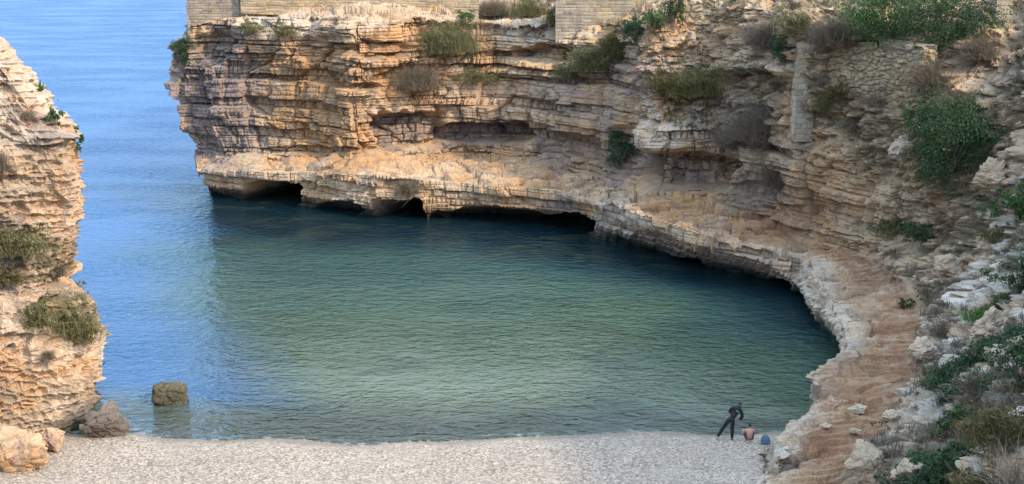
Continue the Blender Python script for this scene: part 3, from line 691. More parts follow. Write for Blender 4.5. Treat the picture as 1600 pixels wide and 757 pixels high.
# ------------------------------------------------------------------ vegetation
def leaf_mat(name, dark, light, rough=0.6):
    n = NT(name)
    c = n.mix(n.attr('tone'), dark, light)
    d = n.n('ShaderNodeBsdfPrincipled', {'Base Color': c, 'Roughness': rough, 'Specular IOR Level': 0.3})
    t = n.n('ShaderNodeBsdfTranslucent', {'Color': n.mix(0.5, c, light)})
    return n.out(n.n('ShaderNodeMixShader', {0: 0.22, 1: d.outputs[0], 2: t.outputs[0]}).outputs[0])
VM = dict(green=leaf_mat('leaves_green', (0.025, 0.055, 0.014), (0.085, 0.16, 0.035)),
          dark=leaf_mat('leaves_dark_green', (0.02, 0.045, 0.016), (0.06, 0.11, 0.034)),
          olive=leaf_mat('leaves_olive', (0.07, 0.07, 0.025), (0.22, 0.19, 0.075)),
          yellow=leaf_mat('leaves_yellow_green', (0.07, 0.06, 0.018), (0.21, 0.18, 0.055)),
          dry=leaf_mat('dry_stems', (0.10, 0.075, 0.048), (0.26, 0.20, 0.13), 0.85),
          brown=leaf_mat('brown_green_leaves', (0.06, 0.055, 0.018), (0.18, 0.14, 0.05), 0.8),
          grass=leaf_mat('fresh_grass', (0.04, 0.09, 0.015), (0.11, 0.22, 0.045)),
          twig=leaf_mat('bare_twigs', (0.13, 0.09, 0.055), (0.36, 0.28, 0.19), 0.85))
M_STEM = simple_mat('shrub_stem', (0.12, 0.085, 0.055), 0.9)
def leaves(rg, n, rad, size, clumps):
    """leaf faces gathered in clumps through an uneven crown of half-axes rad, standing on z = 0"""
    cc = rg.normal(size=(clumps, 3)); cc /= np.linalg.norm(cc, axis=1, keepdims=True)
    cc *= np.where(rg.random((clumps, 1)) < 0.2, rg.uniform(0.95, 1.3, (clumps, 1)), rg.uniform(0.2, 0.9, (clumps, 1)) ** 0.6)
    cc[:, :2] *= 1 + 0.35 * np.sin(np.arctan2(cc[:, 1], cc[:, 0]) * 2 + rg.uniform(0, 6, 1))[:, None]
    cc[:, 2] *= 0.95
    cr_ = rg.uniform(0.12, 0.36, clumps); ct = rg.random(clumps)
    k = rg.choice(clumps, n, p=cr_ ** 2 / (cr_ ** 2).sum())
    o = rg.normal(size=(n, 3)); o /= np.linalg.norm(o, axis=1, keepdims=True)
    c = cc[k] + o * (cr_[k] * rg.random(n) ** 0.4)[:, None]
    c[:, 2] = c[:, 2] * 0.5 + 0.46
    c = c * np.array([rad[0], rad[1], rad[2] * 2])
    nn = o + rg.normal(scale=0.7, size=(n, 3)) + np.array([0, 0, 0.5]); nn /= np.linalg.norm(nn, axis=1, keepdims=True)
    a = np.cross(nn, rg.normal(size=(n, 3))); a /= np.linalg.norm(a, axis=1, keepdims=True); b = np.cross(nn, a)
    sz = size * rg.uniform(0.6, 1.4, n)[:, None]
    V = np.stack([c - a * sz, c - b * sz * 0.55, c + a * sz, c + b * sz * 0.55], 1).reshape(-1, 3)
    tn = np.clip(0.45 * ct[k] + 0.55 * rg.random(n), 0, 1)
    return V, np.arange(4 * n).reshape(-1, 4), np.repeat(tn, 4)
def blades(rg, n, rad, width, spread=0.7, lean=0.5, curve=0.25):
    """thin bent stalks fanning from a tuft's base"""
    base = np.stack([rg.normal(scale=0.38, size=n) * rad[0], rg.normal(scale=0.38, size=n) * rad[1], np.zeros(n)], 1)
    ang = rg.uniform(0, 2 * math.pi, n); ln = rg.uniform(0.45, 1.0, n) * rad[2] * 2
    tilt = np.abs(rg.normal(scale=lean, size=n))
    d = np.stack([np.cos(ang) * np.sin(tilt), np.sin(ang) * np.sin(tilt), np.cos(tilt)], 1)
    side = np.cross(d, rg.normal(size=(n, 3))); side /= np.linalg.norm(side, axis=1, keepdims=True)
    mid = base + d * (ln * 0.55)[:, None]
    tip = base + d * ln[:, None] + np.stack([np.cos(ang), np.sin(ang), -0.6 + 0 * ang], 1) * (ln * curve)[:, None] * rg.uniform(0, 1, (n, 1))
    w = width
    V = np.stack([base - side * w, base + side * w, mid + side * w * 0.8, mid - side * w * 0.8, tip + side * w * 0.3, tip - side * w * 0.3], 1)
    i = np.arange(n)[:, None] * 6
    Q = np.concatenate([i + np.array([[0, 1, 2, 3]]), i + np.array([[3, 2, 4, 5]])], 0)
    return V.reshape(-1, 3), Q, np.repeat(rg.random(n), 6)
SEED = [100]
def shrub(px, py, w, h, kind, label, cat='shrub', fwd=0.15, name='shrub', group=None):
    SEED[0] += 1; rg = np.random.default_rng(SEED[0])
    b = hit(px, py - min(4, h * 0.1)); dep = project(b)[2]
    W, H = w / F_PX * dep, h / F_PX * dep * 1.03
    rad = (W / 2, max(0.35 * W, 0.3), H / 2); area = W * H
    loc = (b[0], b[1] - fwd * min(W, 2.0), b[2] - 0.08)
    parts = []
    if kind in ('green', 'dark', 'olive', 'yellow', 'brown'):
        sz = {'green': 0.075, 'dark': 0.065, 'olive': 0.06, 'yellow': 0.06, 'brown': 0.06}[kind]
        n = int(np.clip(area * 2.4 / (sz * sz), 300, 60000)); rad = (rad[0] * 1.12, rad[1] * 1.12, rad[2] * 1.05)
        V, Q, T = leaves(rg, n, rad, sz, int(16 + area * 6))
        if kind in ('olive', 'yellow', 'brown'):
            V2, Q2, T2 = blades(rg, int(n * 0.2), (rad[0] * 1.3, rad[1] * 1.3, rad[2] * 0.95), 0.012, lean=0.6)
            Q = np.concatenate([Q, Q2 + len(V)]); V = np.concatenate([V, V2]); T = np.concatenate([T, T2])
    elif kind == 'grass':
        V, Q, T = blades(rg, int(np.clip(area * 420, 300, 5000)), (rad[0] * 1.3, rad[1] * 1.3, max(0.18, rad[2] * 0.8)), 0.016, lean=0.55)
    elif kind == 'twig':
        V, Q, T = blades(rg, 260, (rad[0] * 0.9, rad[1] * 0.9, rad[2] * 1.0), 0.014, lean=0.8, curve=0.35)
    elif kind == 'agave':
        V, Q, T = blades(rg, 26, (0.05, 0.05, rad[2]), 0.035, lean=0.7, curve=0.1)
    else:
        V, Q, T = blades(rg, int(np.clip(area * 260, 250, 3500)), (rad[0] * 1.15, rad[1] * 1.15, rad[2] * 0.95), 0.011, lean=0.65, curve=0.4)
        V2, Q2, T2 = leaves(rg, int(np.clip(area * 160, 120, 2500)), rad, 0.045, int(8 + area * 4))
        Q = np.concatenate([Q, Q2 + len(V)]); V = np.concatenate([V, V2]); T = np.concatenate([T, T2])
    mat = VM['green' if kind == 'agave' else kind]
    if area > 2.2 and kind in ('green', 'dark', 'olive', 'yellow', 'brown'):
        root = empty(name, loc)
        link('foliage', mesh_np('foliage', V, Q, dict(tone=T)), mat, root)
        bm = bmesh.new()
        for k in range(7):
            a = rg.uniform(0, 6.28); e = Vector((math.cos(a) * rad[0] * 0.6, math.sin(a) * rad[1] * 0.6, H * rg.uniform(0.45, 0.75)))
            q = e.to_track_quat('Z', 'Y').to_matrix().to_4x4(); q.translation = e / 2
            bmesh.ops.create_cone(bm, cap_ends=True, segments=6, radius1=0.05, radius2=0.012, depth=e.length, matrix=q)
        me = bpy.data.meshes.new('stem'); bm.to_mesh(me); bm.free()
        link('stem', me, M_STEM, root)
    else:
        root = link(name, mesh_np(name, V, Q, dict(tone=T)), mat, loc=loc)
    return tag(root, label, cat, group)
SHRUBS = [
 # headland top and face
 (703, 80, 86, 48, 'olive', 'round olive shrub below the long tan wall'),
 (732, 44, 34, 24, 'green', 'small bright green shrub behind the round olive one'),
 (775, 24, 54, 34, 'dry', 'grey brown bush at the right end of the tan wall'),
 (826, 20, 56, 30, 'olive', 'olive bush on the rubble between the tan and slab walls'),
 (862, 38, 34, 26, 'yellow', 'yellowish tuft at the left end of the slab wall'),
 (654, 142, 70, 46, 'dry', 'dry brown plants hanging on the sunlit face under the olive shrub'),
 (742, 122, 64, 18, 'olive', 'low olive strip along a thin ledge right of the sunlit face'),
 (641, 304, 34, 32, 'dry', 'dry plant on the face of the lower ledge between two caves'),
 (286, 92, 36, 38, 'dark', 'dark shrub on the seaward corner of the headland'),
 (450, 62, 40, 20, 'yellow', 'pale grassy tuft on the brow above the sunlit face'),
 (394, 52, 34, 18, 'olive', 'small olive tuft on the brow beside the grey block wall'),
 (888, 128, 40, 26, 'olive', 'lowest olive bush of the gully line'),
 (922, 116, 54, 42, 'olive', 'wide olive bush in the middle of the gully'),
 (960, 92, 50, 40, 'brown', 'brownish bush under the slab wall in the gully'),
 (990, 68, 46, 36, 'dark', 'dark green bush at the right end of the slab wall'),
 (1018, 46, 40, 40, 'green', 'green bush at the top of the gully'),
 (1056, 36, 38, 46, 'dark', 'dark bush left of the ruined wall stub'),
 (968, 264, 46, 58, 'dark', 'dark bush hanging in the cleft beside the big overhang'),
 (1088, 146, 76, 44, 'yellow', 'broad yellow green bush above the big overhang'),
 (1034, 138, 54, 32, 'brown', 'rusty brown bush left of the yellow green one'),
 (1182, 218, 90, 66, 'dry', 'large grey dry thicket in the hollow left of the buttress'),
 (1140, 236, 44, 40, 'dry', 'smaller grey thicket at the lip of the hollow'),
 (1190, 78, 56, 50, 'dry', 'dry scrub on the crest right of the ruined wall'),
 (1222, 104, 46, 44, 'dark', 'dark olive bush just left of the buttress top'),
 (1240, 52, 46, 40, 'olive', 'olive scrub on the crest above the buttress'),
 (1212, 296, 46, 60, 'dry', 'purple grey scrub under the foot of the buttress'),
 (1282, 132, 22, 22, 'dry', 'dry tuft growing from the right side of the buttress'),
 (1284, 176, 20, 34, 'brown', 'brown plant in the gap between buttress and slope'),
 (1330, 196, 52, 18, 'dry', 'dry grass strip under the rubble wall'),
 (1396, 142, 32, 24, 'dry', 'dry tuft at the foot of the rubble wall'),
 # slope top and middle
 (1316, 74, 80, 56, 'dry', 'grey twiggy bush left of the bright green canopy on the crest'),
 (1386, 66, 150, 92, 'green', 'bright green bush on the crest above the rubble wall'),
 (1476, 66, 130, 92, 'dark', 'dark green bush on the crest right of the bright green one'),
 (1524, 92, 50, 46, 'dry', 'grey scrub right of the rubble wall'),
 (1476, 280, 136, 132, 'dark', 'huge dark green bush right of the rubble wall foot'),
 (1424, 208, 46, 46, 'green', 'bright green shrub at the left edge of the huge dark bush'),
 (1490, 158, 60, 30, 'dry', 'dry scrub on top of the huge dark bush'),
 (1440, 372, 100, 30, 'dark', 'low dark green mat on the shelf above the path'),
 (1392, 366, 40, 24, 'olive', 'olive tuft at the left end of the shelf'),
 (1586, 340, 64, 54, 'green', 'green bush on the slope right of the shelf'),
 (1546, 372, 40, 26, 'olive', 'olive tuft left of the green slope bush'),
 (1448, 148, 40, 70, 'dry', 'dry climbing scrub over the right end of the rubble wall'),
 (1300, 156, 36, 26, 'brown', 'brown tuft at the left foot of the rubble wall'),
 (1362, 158, 50, 20, 'dry', 'straw coloured tufts along the middle foot of the rubble wall'),
 # slope bottom
 (1418, 478, 26, 16, 'green', 'tiny green plant under the jointed rocks beside the path'),
 (1536, 500, 70, 30, 'grass', 'bright green grass patch on the slope'),
 (1586, 452, 60, 56, 'dark', 'dark bush above the bright green grass patch'),
 (1470, 520, 56, 34, 'dry', 'grey green scrub beside the tilted pale rock'),
 (1590, 600, 110, 90, 'dark', 'large dark bush at mid slope'),
 (1520, 610, 60, 46, 'dry', 'grey scrub left of the large mid slope bush'),
 (1448, 600, 40, 30, 'olive', 'olive tuft beside the lower end of the path'),
 (1490, 668, 64, 46, 'green', 'fresh green bush above the brown scrub'),
 (1556, 690, 110, 70, 'brown', 'wide brown green bush under the large mid slope bush'),
 (1470, 740, 90, 50, 'dark', 'dark green bush at the bottom of the slope'),
 (1530, 756, 70, 44, 'brown', 'brown green bush left of the bare twigs'),
 (1580, 775, 100, 110, 'twig', 'bush of bare pale twigs lowest on the slope'),
 # left headland
 (40, 398, 84, 44, 'olive', 'olive scrub spread on the middle of the near headland'),
 (14, 442, 44, 26, 'brown', 'brown tuft under the olive scrub of the near headland'),
 (66, 506, 46, 38, 'olive', 'olive tuft above the dry stone infill'),
 (114, 520, 50, 46, 'olive', 'tall olive bush on the step near the headland edge'),
 (134, 540, 48, 34, 'brown', 'brown bush spilling over the outer corner of the step'),
 (96, 192, 26, 26, 'dark', 'dark green shrub on the ridge line of the near headland'),
 (68, 138, 20, 20, 'agave', 'small spiky agave on the ridge of the near headland'),
 (48, 182, 18, 18, 'dry', 'dry tuft under the spiky agave'),
 (124, 236, 18, 32, 'dark', 'narrow dark plant on the outer edge of the near headland'),
 (96, 432, 26, 34, 'dry', 'dry plant under the overhang of the near headland'),
 (8, 270, 26, 40, 'dry', 'dry grass clump high on the near headland'),
 (80, 556, 18, 18, 'dry', 'dry sprig growing above the corner of the dry stone infill'),
]
for a in SHRUBS: shrub(*a[:5], a[5])

# low scrub and grass between the rocks: nobody could count it
def scatter(name, label, pts, kind, hgt, n_blade, seed, width=0.011):
    rg = np.random.default_rng(seed); Vs, Qs, Ts, off = [], [], [], 0
    protos = []
    for k in range(12):
        if kind in ('dry', 'grass'):
            protos.append(blades(rg, n_blade, (hgt * 0.6, hgt * 0.6, hgt * 0.5), width, lean=0.7, curve=0.4))
        else:
            protos.append(leaves(rg, n_blade, (hgt * 0.9, hgt * 0.9, hgt * 0.5), 0.05, 7))
    for p in pts:
        V, Q, T = protos[rg.integers(12)]
        sc = rg.uniform(0.5, 1.5); a = rg.uniform(0, 6.28); c, s_ = math.cos(a), math.sin(a)
        W = V * sc; W = np.stack([W[:, 0] * c - W[:, 1] * s_, W[:, 0] * s_ + W[:, 1] * c, W[:, 2]], 1)
        Vs.append(W + p); Qs.append(Q + off); Ts.append(np.clip(T + rg.uniform(-0.25, 0.25), 0, 1)); off += len(V)
    return tag(link(name, mesh_np(name, np.concatenate(Vs), np.concatenate(Qs), dict(tone=np.concatenate(Ts))), VM[kind]), label, kind='stuff')
inview = (PX > -40) & (PX < 1660) & (PY > -60) & (PY < 800)
def pick(wt, n, seed, F=FD, view=inview):
    rg = np.random.default_rng(seed); w = (wt * view).ravel().astype(float); w /= w.sum()
    return F.reshape(-1, 3)[rg.choice(len(w), n, p=w)]
up = sstep(0.1, 0.6, nrm[..., 2])
vp = sstep(0.0, 0.5, vnoise(D * 0.3, 91) + 0.5 * vnoise(D * 0.9, 92))
scatter('undergrowth', 'dry grey brown scrub between the rocks of the slope', pick(hill * (0.15 + vp) * (0.3 + up), 1100, 1), 'dry', 0.5, 34, 11)
scatter('undergrowth', 'dark green low plants between the rocks of the slope', pick(hill * sstep(0.05, 0.4, vnoise(D * 0.22, 95)) * vp * sstep(N_FAR + 0.6, N_FAR + 2.5, Cg), 1900, 2), 'dark', 0.42, 46, 12)
scatter('undergrowth', 'olive scrub tufts on the broken upper cliff', pick(np.maximum(rubble * (1 - hill) * (0.15 + vp), 0.25 * blob(800, 40, 110, 20)) * (0.3 + up), 800, 3), 'olive', 0.42, 40, 13)
scatter('undergrowth', 'dry plants rooted in the ledges of the headland face', pick((1 - rubble) * sstep(4.2, 5, Vg) * sstep(0.1, 0.5, vnoise(D * 0.4, 96)) * sstep(0.0, 0.4, -np.gradient(disp, axis=1) * 3), 420, 4), 'dry', 0.38, 30, 14)
iv2 = (PX2 > -40) & (PX2 < 1660) & (PY2 > -40) & (PY2 < 800)
scatter('undergrowth', 'olive tufts on the ledges of the near headland', pick(veg2 + 0.03, 330, 5, FE, iv2), 'olive', 0.3, 36, 15)

# ------------------------------------------------------------------ people
M_SKIN = simple_mat('skin', (0.46, 0.235, 0.16), 0.55, 0.06)
M_HAIR = simple_mat('dark_hair', (0.018, 0.014, 0.012), 0.6, 0.2, 60)
M_BLACK = simple_mat('black_cloth', (0.006, 0.007, 0.009), 0.75, 0.2, 20)
M_WHITE = simple_mat('white_print', (0.75, 0.75, 0.74), 0.6, 0.05)
M_BLUE = simple_mat('blue_cloth', (0.075, 0.125, 0.185), 0.8, 0.25, 14)
M_SHORTS = simple_mat('dark_shorts', (0.05, 0.04, 0.05), 0.8, 0.2, 14)
M_SHOE = simple_mat('pale_shoe', (0.45, 0.42, 0.38), 0.7, 0.15, 30)
M_STRAP = simple_mat('bag_strap', (0.03, 0.06, 0.11), 0.8, 0.15, 30)
def skinned(name, chains, mat, parent, sub=2, root=0):
    """one continuous surface grown over a branching skeleton: chains of (key or None, (x,y,z), radius)"""
    bm = bmesh.new(); lay = bm.verts.layers.skin.verify(); known = {}
    first = True
    for ch in chains:
        prev = None
        for key, co, r in ch:
            if key in known and co is None: v = known[key]
            else:
                v = bm.verts.new(co); r2 = r if isinstance(r, tuple) else (r, r)
                v[lay].radius = r2; v[lay].use_root = first; first = False
                if key: known[key] = v
            if prev is not None: bm.edges.new((prev, v))
            prev = v
    me = bpy.data.meshes.new(name); bm.to_mesh(me); bm.free()
    o = link(name, me, mat, parent)
    m = o.modifiers.new('skin', 'SKIN'); m.use_smooth_shade = True; m.branch_smoothing = 0.6
    m = o.modifiers.new('sub', 'SUBSURF'); m.levels = sub; m.render_levels = sub
    return o
def hand(key, palm, d, side, s=1.0, curl=0.35):
    """palm and five unequal fingers leaving a wrist already in the skeleton"""
    d = Vector(d).normalized(); side = Vector(side).normalized(); nrm_ = d.cross(side); p = Vector(palm)
    out = [[(key, None, 0), (key + '_palm', tuple(p + d * 0.05 * s), (0.034, 0.018))]]
    for k, (o_, ln) in enumerate(((-0.032, 0.062), (-0.011, 0.074), (0.011, 0.078), (0.032, 0.070))):
        a = p + d * 0.085 * s + side * o_; b = a + (d - nrm_ * curl * 0.5) * ln * 0.55; c = b + (d - nrm_ * curl * 1.6).normalized() * ln * 0.5
        out.append([(key + '_palm', None, 0), (None, tuple(a), 0.0095), (None, tuple(b), 0.0085), (None, tuple(c), 0.007)])
    a = p + d * 0.03 - side * 0.035; b = a + (d - side * 0.9).normalized() * 0.035; c = b + (d - side * 0.2 - nrm_ * 0.3).normalized() * 0.03
    out.append([(key + '_palm', None, 0), (None, tuple(a), 0.011), (None, tuple(b), 0.010), (None, tuple(c), 0.008)])
    return out
def lerp(a, b, t): return tuple(x + (y - x) * t for x, y in zip(a, b))
def head(neck, c, fwd, upv):
    """neck and head with nose, chin and ears; c is the head's middle"""
    c, f, u = Vector(c), Vector(fwd).normalized(), Vector(upv).normalized(); r = f.cross(u)
    return [[(neck, None, 0), ('nk', tuple(lerp(Vector(neck_pos[neck]), c - u * 0.1, 0.6)), 0.056), ('hd0', tuple(c - u * 0.055 + f * 0.012), (0.068, 0.074)), ('hd1', tuple(c + u * 0.02), (0.078, 0.09)), ('hd2', tuple(c + u * 0.08 - f * 0.008), (0.058, 0.068))],
            [('hd0', None, 0), (None, tuple(c - u * 0.015 + f * 0.098), 0.014)],
            [('hd1', None, 0), (None, tuple(c - u * 0.005 + r * 0.082 - f * 0.01), (0.012, 0.022))],
            [('hd1', None, 0), (None, tuple(c - u * 0.005 - r * 0.082 - f * 0.01), (0.012, 0.022))]]
neck_pos = {}
def hair(c, fwd, upv, parent):
    c, f, u = Vector(c), Vector(fwd).normalized(), Vector(upv).normalized()
    return skinned('hair', [[(None, tuple(c - u * 0.045 - f * 0.045), (0.066, 0.05)), (None, tuple(c + u * 0.03 - f * 0.025), (0.086, 0.088)), (None, tuple(c + u * 0.09 - f * 0.004), (0.066, 0.078))]], M_HAIR, parent)
def eyes(c, fwd, upv, parent):
    c, f, u = Vector(c), Vector(fwd).normalized(), Vector(upv).normalized(); r = f.cross(u)
    for sg in (-1, 1):
        bm = bmesh.new(); bmesh.ops.create_uvsphere(bm, u_segments=8, v_segments=6, radius=0.011)
        me = bpy.data.meshes.new('eye'); bm.to_mesh(me); bm.free()
        o = link('eye', me, M_HAIR, parent, loc=tuple(c + f * 0.082 + u * 0.008 + r * 0.03 * sg))

# standing person in black, bending over towards the seated one; local x to the right of the picture, y out to sea
def on_beach(px, py):
    q = at_z(px, py, 0.2)
    for _ in range(4): q = at_z(px, py, float(beach_h(q[0], q[1])) + 0.03)
    return q
gp = on_beach(1143, 688)
rootp = empty('person', tuple(gp))
rootp.scale = (1.1, 1.1, 1.1)
tag(rootp, 'person in black tracksuit with white back print bending toward the seated bather', 'person')
hipc, chest = (-0.06, 0.02, 0.90), (0.20, 0.14, 1.31)
J = dict(lhip=(-0.15, 0.03, 0.88), rhip=(0.03, 0.0, 0.88), lkn=(-0.36, 0.08, 0.50), rkn=(0.0, -0.02, 0.47), lan=(-0.56, 0.14, 0.10), ran=(0.02, -0.02, 0.09),
         lsh=(0.03, 0.12, 1.40), rsh=(0.36, 0.15, 1.27), lel=(-0.08, 0.28, 1.18), rel=(0.44, 0.15, 1.0), lwr=(0.07, 0.42, 1.02), rwr=(0.34, 0.22, 0.80))
neck_pos['neck'] = (0.26, 0.18, 1.40)
hc, hf, hu = (0.345, 0.26, 1.485), (0.45, 0.75, -0.5), (0.3, 0.3, 0.9)
def limb(a, b, c, ra, rb, rc, ka, kb, kc):
    return [(ka, J[a], ra), (None, lerp(J[a], J[b], 0.5), (ra + rb) / 2), (kb, J[b], rb), (None, lerp(J[b], J[c], 0.35), rb * 1.05), (kc, J[c], rc)]
body = [[('pel', hipc, (0.15, 0.11)), ('waist', lerp(hipc, chest, 0.5), (0.13, 0.10)), ('chest', chest, (0.155, 0.11)), ('neck', neck_pos['neck'], 0.062)]]
body += head('neck', hc, hf, hu)
for sd in 'lr':
    body.append([('pel', None, 0)] + limb(sd + 'hip', sd + 'kn', sd + 'an', 0.088, 0.058, 0.04, None, None, sd + 'an'))
    ft = Vector(J[sd + 'an'])
    body.append([(sd + 'an', None, 0), (None, tuple(ft + Vector((0.02, 0.07, -0.045))), (0.036, 0.03)), (None, tuple(ft + Vector((0.03, 0.17, -0.065))), (0.036, 0.02))])
    body.append([('chest', None, 0)] + limb(sd + 'sh', sd + 'el', sd + 'wr', 0.056, 0.042, 0.028, None, None, sd + 'wr'))
    dv = (Vector(J[sd + 'wr']) - Vector(J[sd + 'el'])).normalized()
    body += hand(sd + 'wr', J[sd + 'wr'], dv, (0.3 if sd == 'l' else -0.3, -0.8, 0.2))
body_o = skinned('body', body, M_SKIN, rootp)
def segd(p, a, b):
    a, b = np.array(a), np.array(b); d = b - a
    t = np.clip(((p - a) @ d) / (d @ d), -0.25, 1.25)
    return np.linalg.norm(p - (a + t[:, None] * d), axis=1), t
def garment(name, body_o, segs, keep, mat, parent, off):
    """cloth lying just outside the body's own surface; segs name the bones, keep(bone, t) says what the cloth covers"""
    dg = bpy.context.evaluated_depsgraph_get(); ev = body_o.evaluated_get(dg); me = ev.to_mesh()
    V = np.array([v.co for v in me.vertices]); N = np.array([v.normal for v in me.vertices])
    ds, ts = zip(*(segd(V, a, b) for _, a, b, _ in segs)); ds = np.array(ds) / np.array([r for *_, r in segs])[:, None]; ts = np.array(ts)
    k = ds.argmin(0); t = ts[k, np.arange(len(V))]
    ok = np.array([keep(segs[a][0], b) for a, b in zip(k, t)])
    fs = [tuple(p.vertices) for p in me.polygons if all(ok[list(p.vertices)])]
    W = V + N * (off + 0.006 * vnoise(V * 9, 77))[:, None]
    used = sorted({i for f in fs for i in f}); mp = {v: i for i, v in enumerate(used)}
    m2 = bpy.data.meshes.new(name); m2.from_pydata([tuple(W[i]) for i in used], [], [tuple(mp[i] for i in f) for f in fs])
    m2.polygons.foreach_set('use_smooth', [True] * len(fs)); m2.update(); ev.to_mesh_clear()
    o = link(name, m2, mat, parent)
    sm = o.modifiers.new('thickness', 'SOLIDIFY'); sm.thickness = 0.008; sm.offset = 0
    return o
def bones(J, hip, ch, nk, hd):
    b = [('torso', hip, ch, 1.5), ('neck', lerp(ch, nk, 0.6), hd, 0.7), ('head', hd, lerp(nk, hd, 1.6), 1.0)]
    for d in 'lr':
        b += [('sho', lerp(ch, J[d + 'sh'], 0.5), J[d + 'sh'], 0.8), ('uarm', J[d + 'sh'], J[d + 'el'], 0.6), ('farm', J[d + 'el'], J[d + 'wr'], 0.5), ('hand', lerp(J[d + 'el'], J[d + 'wr'], 1.15), lerp(J[d + 'el'], J[d + 'wr'], 1.6), 0.5),
              ('thigh', J[d + 'hip'], J[d + 'kn'], 0.9), ('shin', J[d + 'kn'], J[d + 'an'], 0.6), ('foot', lerp(J[d + 'kn'], J[d + 'an'], 1.1), tuple(Vector(J[d + 'an']) + Vector((0.02, 0.17, -0.06))), 0.5)]
    return b
bs = bones(J, hipc, chest, neck_pos['neck'], hc)
jacket = garment('jacket', body_o, bs, lambda n_, t: n_ in ('torso', 'sho', 'uarm') or (n_ == 'farm' and t < 0.85) or (n_ == 'thigh' and t < 0.08), M_BLACK, rootp, 0.022)
garment('trousers', body_o, bs, lambda n_, t: n_ == 'thigh' or (n_ == 'torso' and t < 0.35) or (n_ == 'shin' and t < 0.93), M_BLACK, rootp, 0.014)
for sd in 'lr':
    ft = Vector(J[sd + 'an'])
    skinned('shoe', [[(None, tuple(ft + Vector((-0.01, -0.035, -0.045))), (0.045, 0.042)), (None, tuple(ft + Vector((0.02, 0.08, -0.055))), (0.048, 0.036)), (None, tuple(ft + Vector((0.03, 0.18, -0.065))), (0.042, 0.026))]], M_SHOE if sd == 'l' else M_BLACK, rootp)
hair(hc, hf, hu, rootp); eyes(hc, hf, hu, rootp)
# the white print across the back of the jacket: a slightly curved strip, built as flat cloth print
bm = bmesh.new()
for k in range(7):
    t = k / 6 - 0.5
    for e in (0, 1):
        bm.verts.new((0.20 + 0.11 * t, -0.008 - 0.012 * (1 - (2 * t) ** 2), 1.28 - 0.07 * t + (0.02 if e else -0.02) * (1 - 0.5 * abs(t) * 2)))
bm.verts.ensure_lookup_table()
for k in range(6): bm.faces.new([bm.verts[i] for i in (2 * k, 2 * k + 2, 2 * k + 3, 2 * k + 1)])
bmesh.ops.solidify(bm, geom=bm.faces[:], thickness=0.004)
me = bpy.data.meshes.new('logo'); bm.to_mesh(me); bm.free()
link('logo', me, M_WHITE, jacket)

# seated bather, seen from behind
gp = on_beach(1171, 690)
rs = empty('person', tuple(gp))
tag(rs, 'shirtless person with dark hair sitting on the pebbles facing the water', 'person')
neck_pos['nb'] = (0.0, 0.06, 0.62)
hc2, hf2, hu2 = (0.01, 0.10, 0.725), (0.2, 1, -0.25), (0, 0.2, 1)
J.update(lhip=(-0.10, 0.04, 0.11), rhip=(0.10, 0.04, 0.11), lkn=(-0.24, 0.42, 0.40), rkn=(0.22, 0.44, 0.38), lan=(-0.16, 0.72, 0.07), ran=(0.16, 0.74, 0.06),
         lsh=(-0.19, 0.05, 0.55), rsh=(0.19, 0.05, 0.55), lel=(-0.30, 0.16, 0.30), rel=(0.30, 0.2, 0.30), lwr=(-0.22, 0.38, 0.36), rwr=(0.20, 0.40, 0.34))
bd = [[('pel', (0, 0, 0.12), (0.165, 0.12)), ('waist', (0, -0.01, 0.32), (0.145, 0.105)), ('chest', (0, 0.03, 0.49), (0.175, 0.115)), ('nb', neck_pos['nb'], 0.062)]]
bd += head('nb', hc2, hf2, hu2)
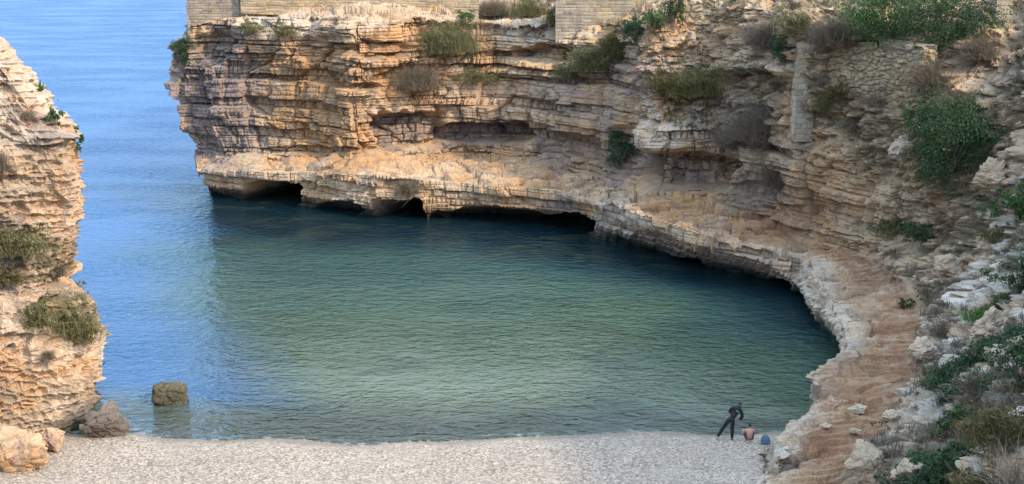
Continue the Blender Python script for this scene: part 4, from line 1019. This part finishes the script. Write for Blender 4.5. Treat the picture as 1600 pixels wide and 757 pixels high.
for sd in 'lr':
    bd.append([('pel', None, 0)] + limb(sd + 'hip', sd + 'kn', sd + 'an', 0.085, 0.058, 0.04, None, None, sd + 'an'))
    ft = Vector(J[sd + 'an'])
    bd.append([(sd + 'an', None, 0), (None, tuple(ft + Vector((0, 0.07, -0.03))), (0.036, 0.028)), (None, tuple(ft + Vector((0, 0.17, -0.045))), (0.036, 0.018))])
    bd.append([('chest', None, 0)] + limb(sd + 'sh', sd + 'el', sd + 'wr', 0.06, 0.044, 0.03, None, None, sd + 'wr'))
    bd += hand(sd + 'wr', J[sd + 'wr'], (0.3 if sd == 'l' else -0.3, 0.7, 0.0), (0.8 if sd == 'l' else -0.8, -0.2, 0))
body_o2 = skinned('body', bd, M_SKIN, rs)
bs = bones(J, (0, 0, 0.12), (0, 0.03, 0.49), neck_pos['nb'], hc2)
garment('shorts', body_o2, bs, lambda n_, t: (n_ == 'thigh' and t < 0.7) or (n_ == 'torso' and t < 0.12), M_SHORTS, rs, 0.014)
hair(hc2, hf2, hu2, rs); eyes(hc2, hf2, hu2, rs)

# blue bag beside the bather
gp = on_beach(1196, 693)
bag = empty('bag', tuple(gp)); tag(bag, 'blue cloth bag standing on the pebbles beside the seated bather', 'bag')
bm = bmesh.new(); bmesh.ops.create_cube(bm, size=1.0)
bmesh.ops.subdivide_edges(bm, edges=bm.edges[:], cuts=7, use_grid_fill=True)
for v in bm.verts:
    x, y, z = v.co
    k = 1 - 0.25 * (z + 0.5) + 0.12 * math.cos(z * 3)
    q = np.array([x * k, y * k * (1.15 - 0.5 * (z + 0.5)), z])
    r_ = 1 / (np.abs(q * 2) ** 5).sum() ** 0.2 if np.abs(q).max() > 0 else 1
    q = q * (0.7 + 0.3 * r_) + 0.025 * np.array([math.sin(9 * z + 5 * x), math.sin(7 * x + 4 * z), math.sin(8 * x + 6 * y) * (z + 0.5)])
    v.co = (q[0] * 0.40, q[1] * 0.26, (q[2] + 0.48) * 0.34)
for f_ in bm.faces: f_.smooth = True
me = bpy.data.meshes.new('bag_body'); bm.to_mesh(me); bm.free()
link('bag_body', me, M_BLUE, bag)
for yy in (-0.05, 0.05):
    ch = [[(None, (0.10 * math.cos(a), yy, 0.30 + 0.09 * math.sin(a)), 0.011) for a in np.linspace(0, math.pi, 8)]]
    skinned('handle', ch, M_STRAP, bag, 1)
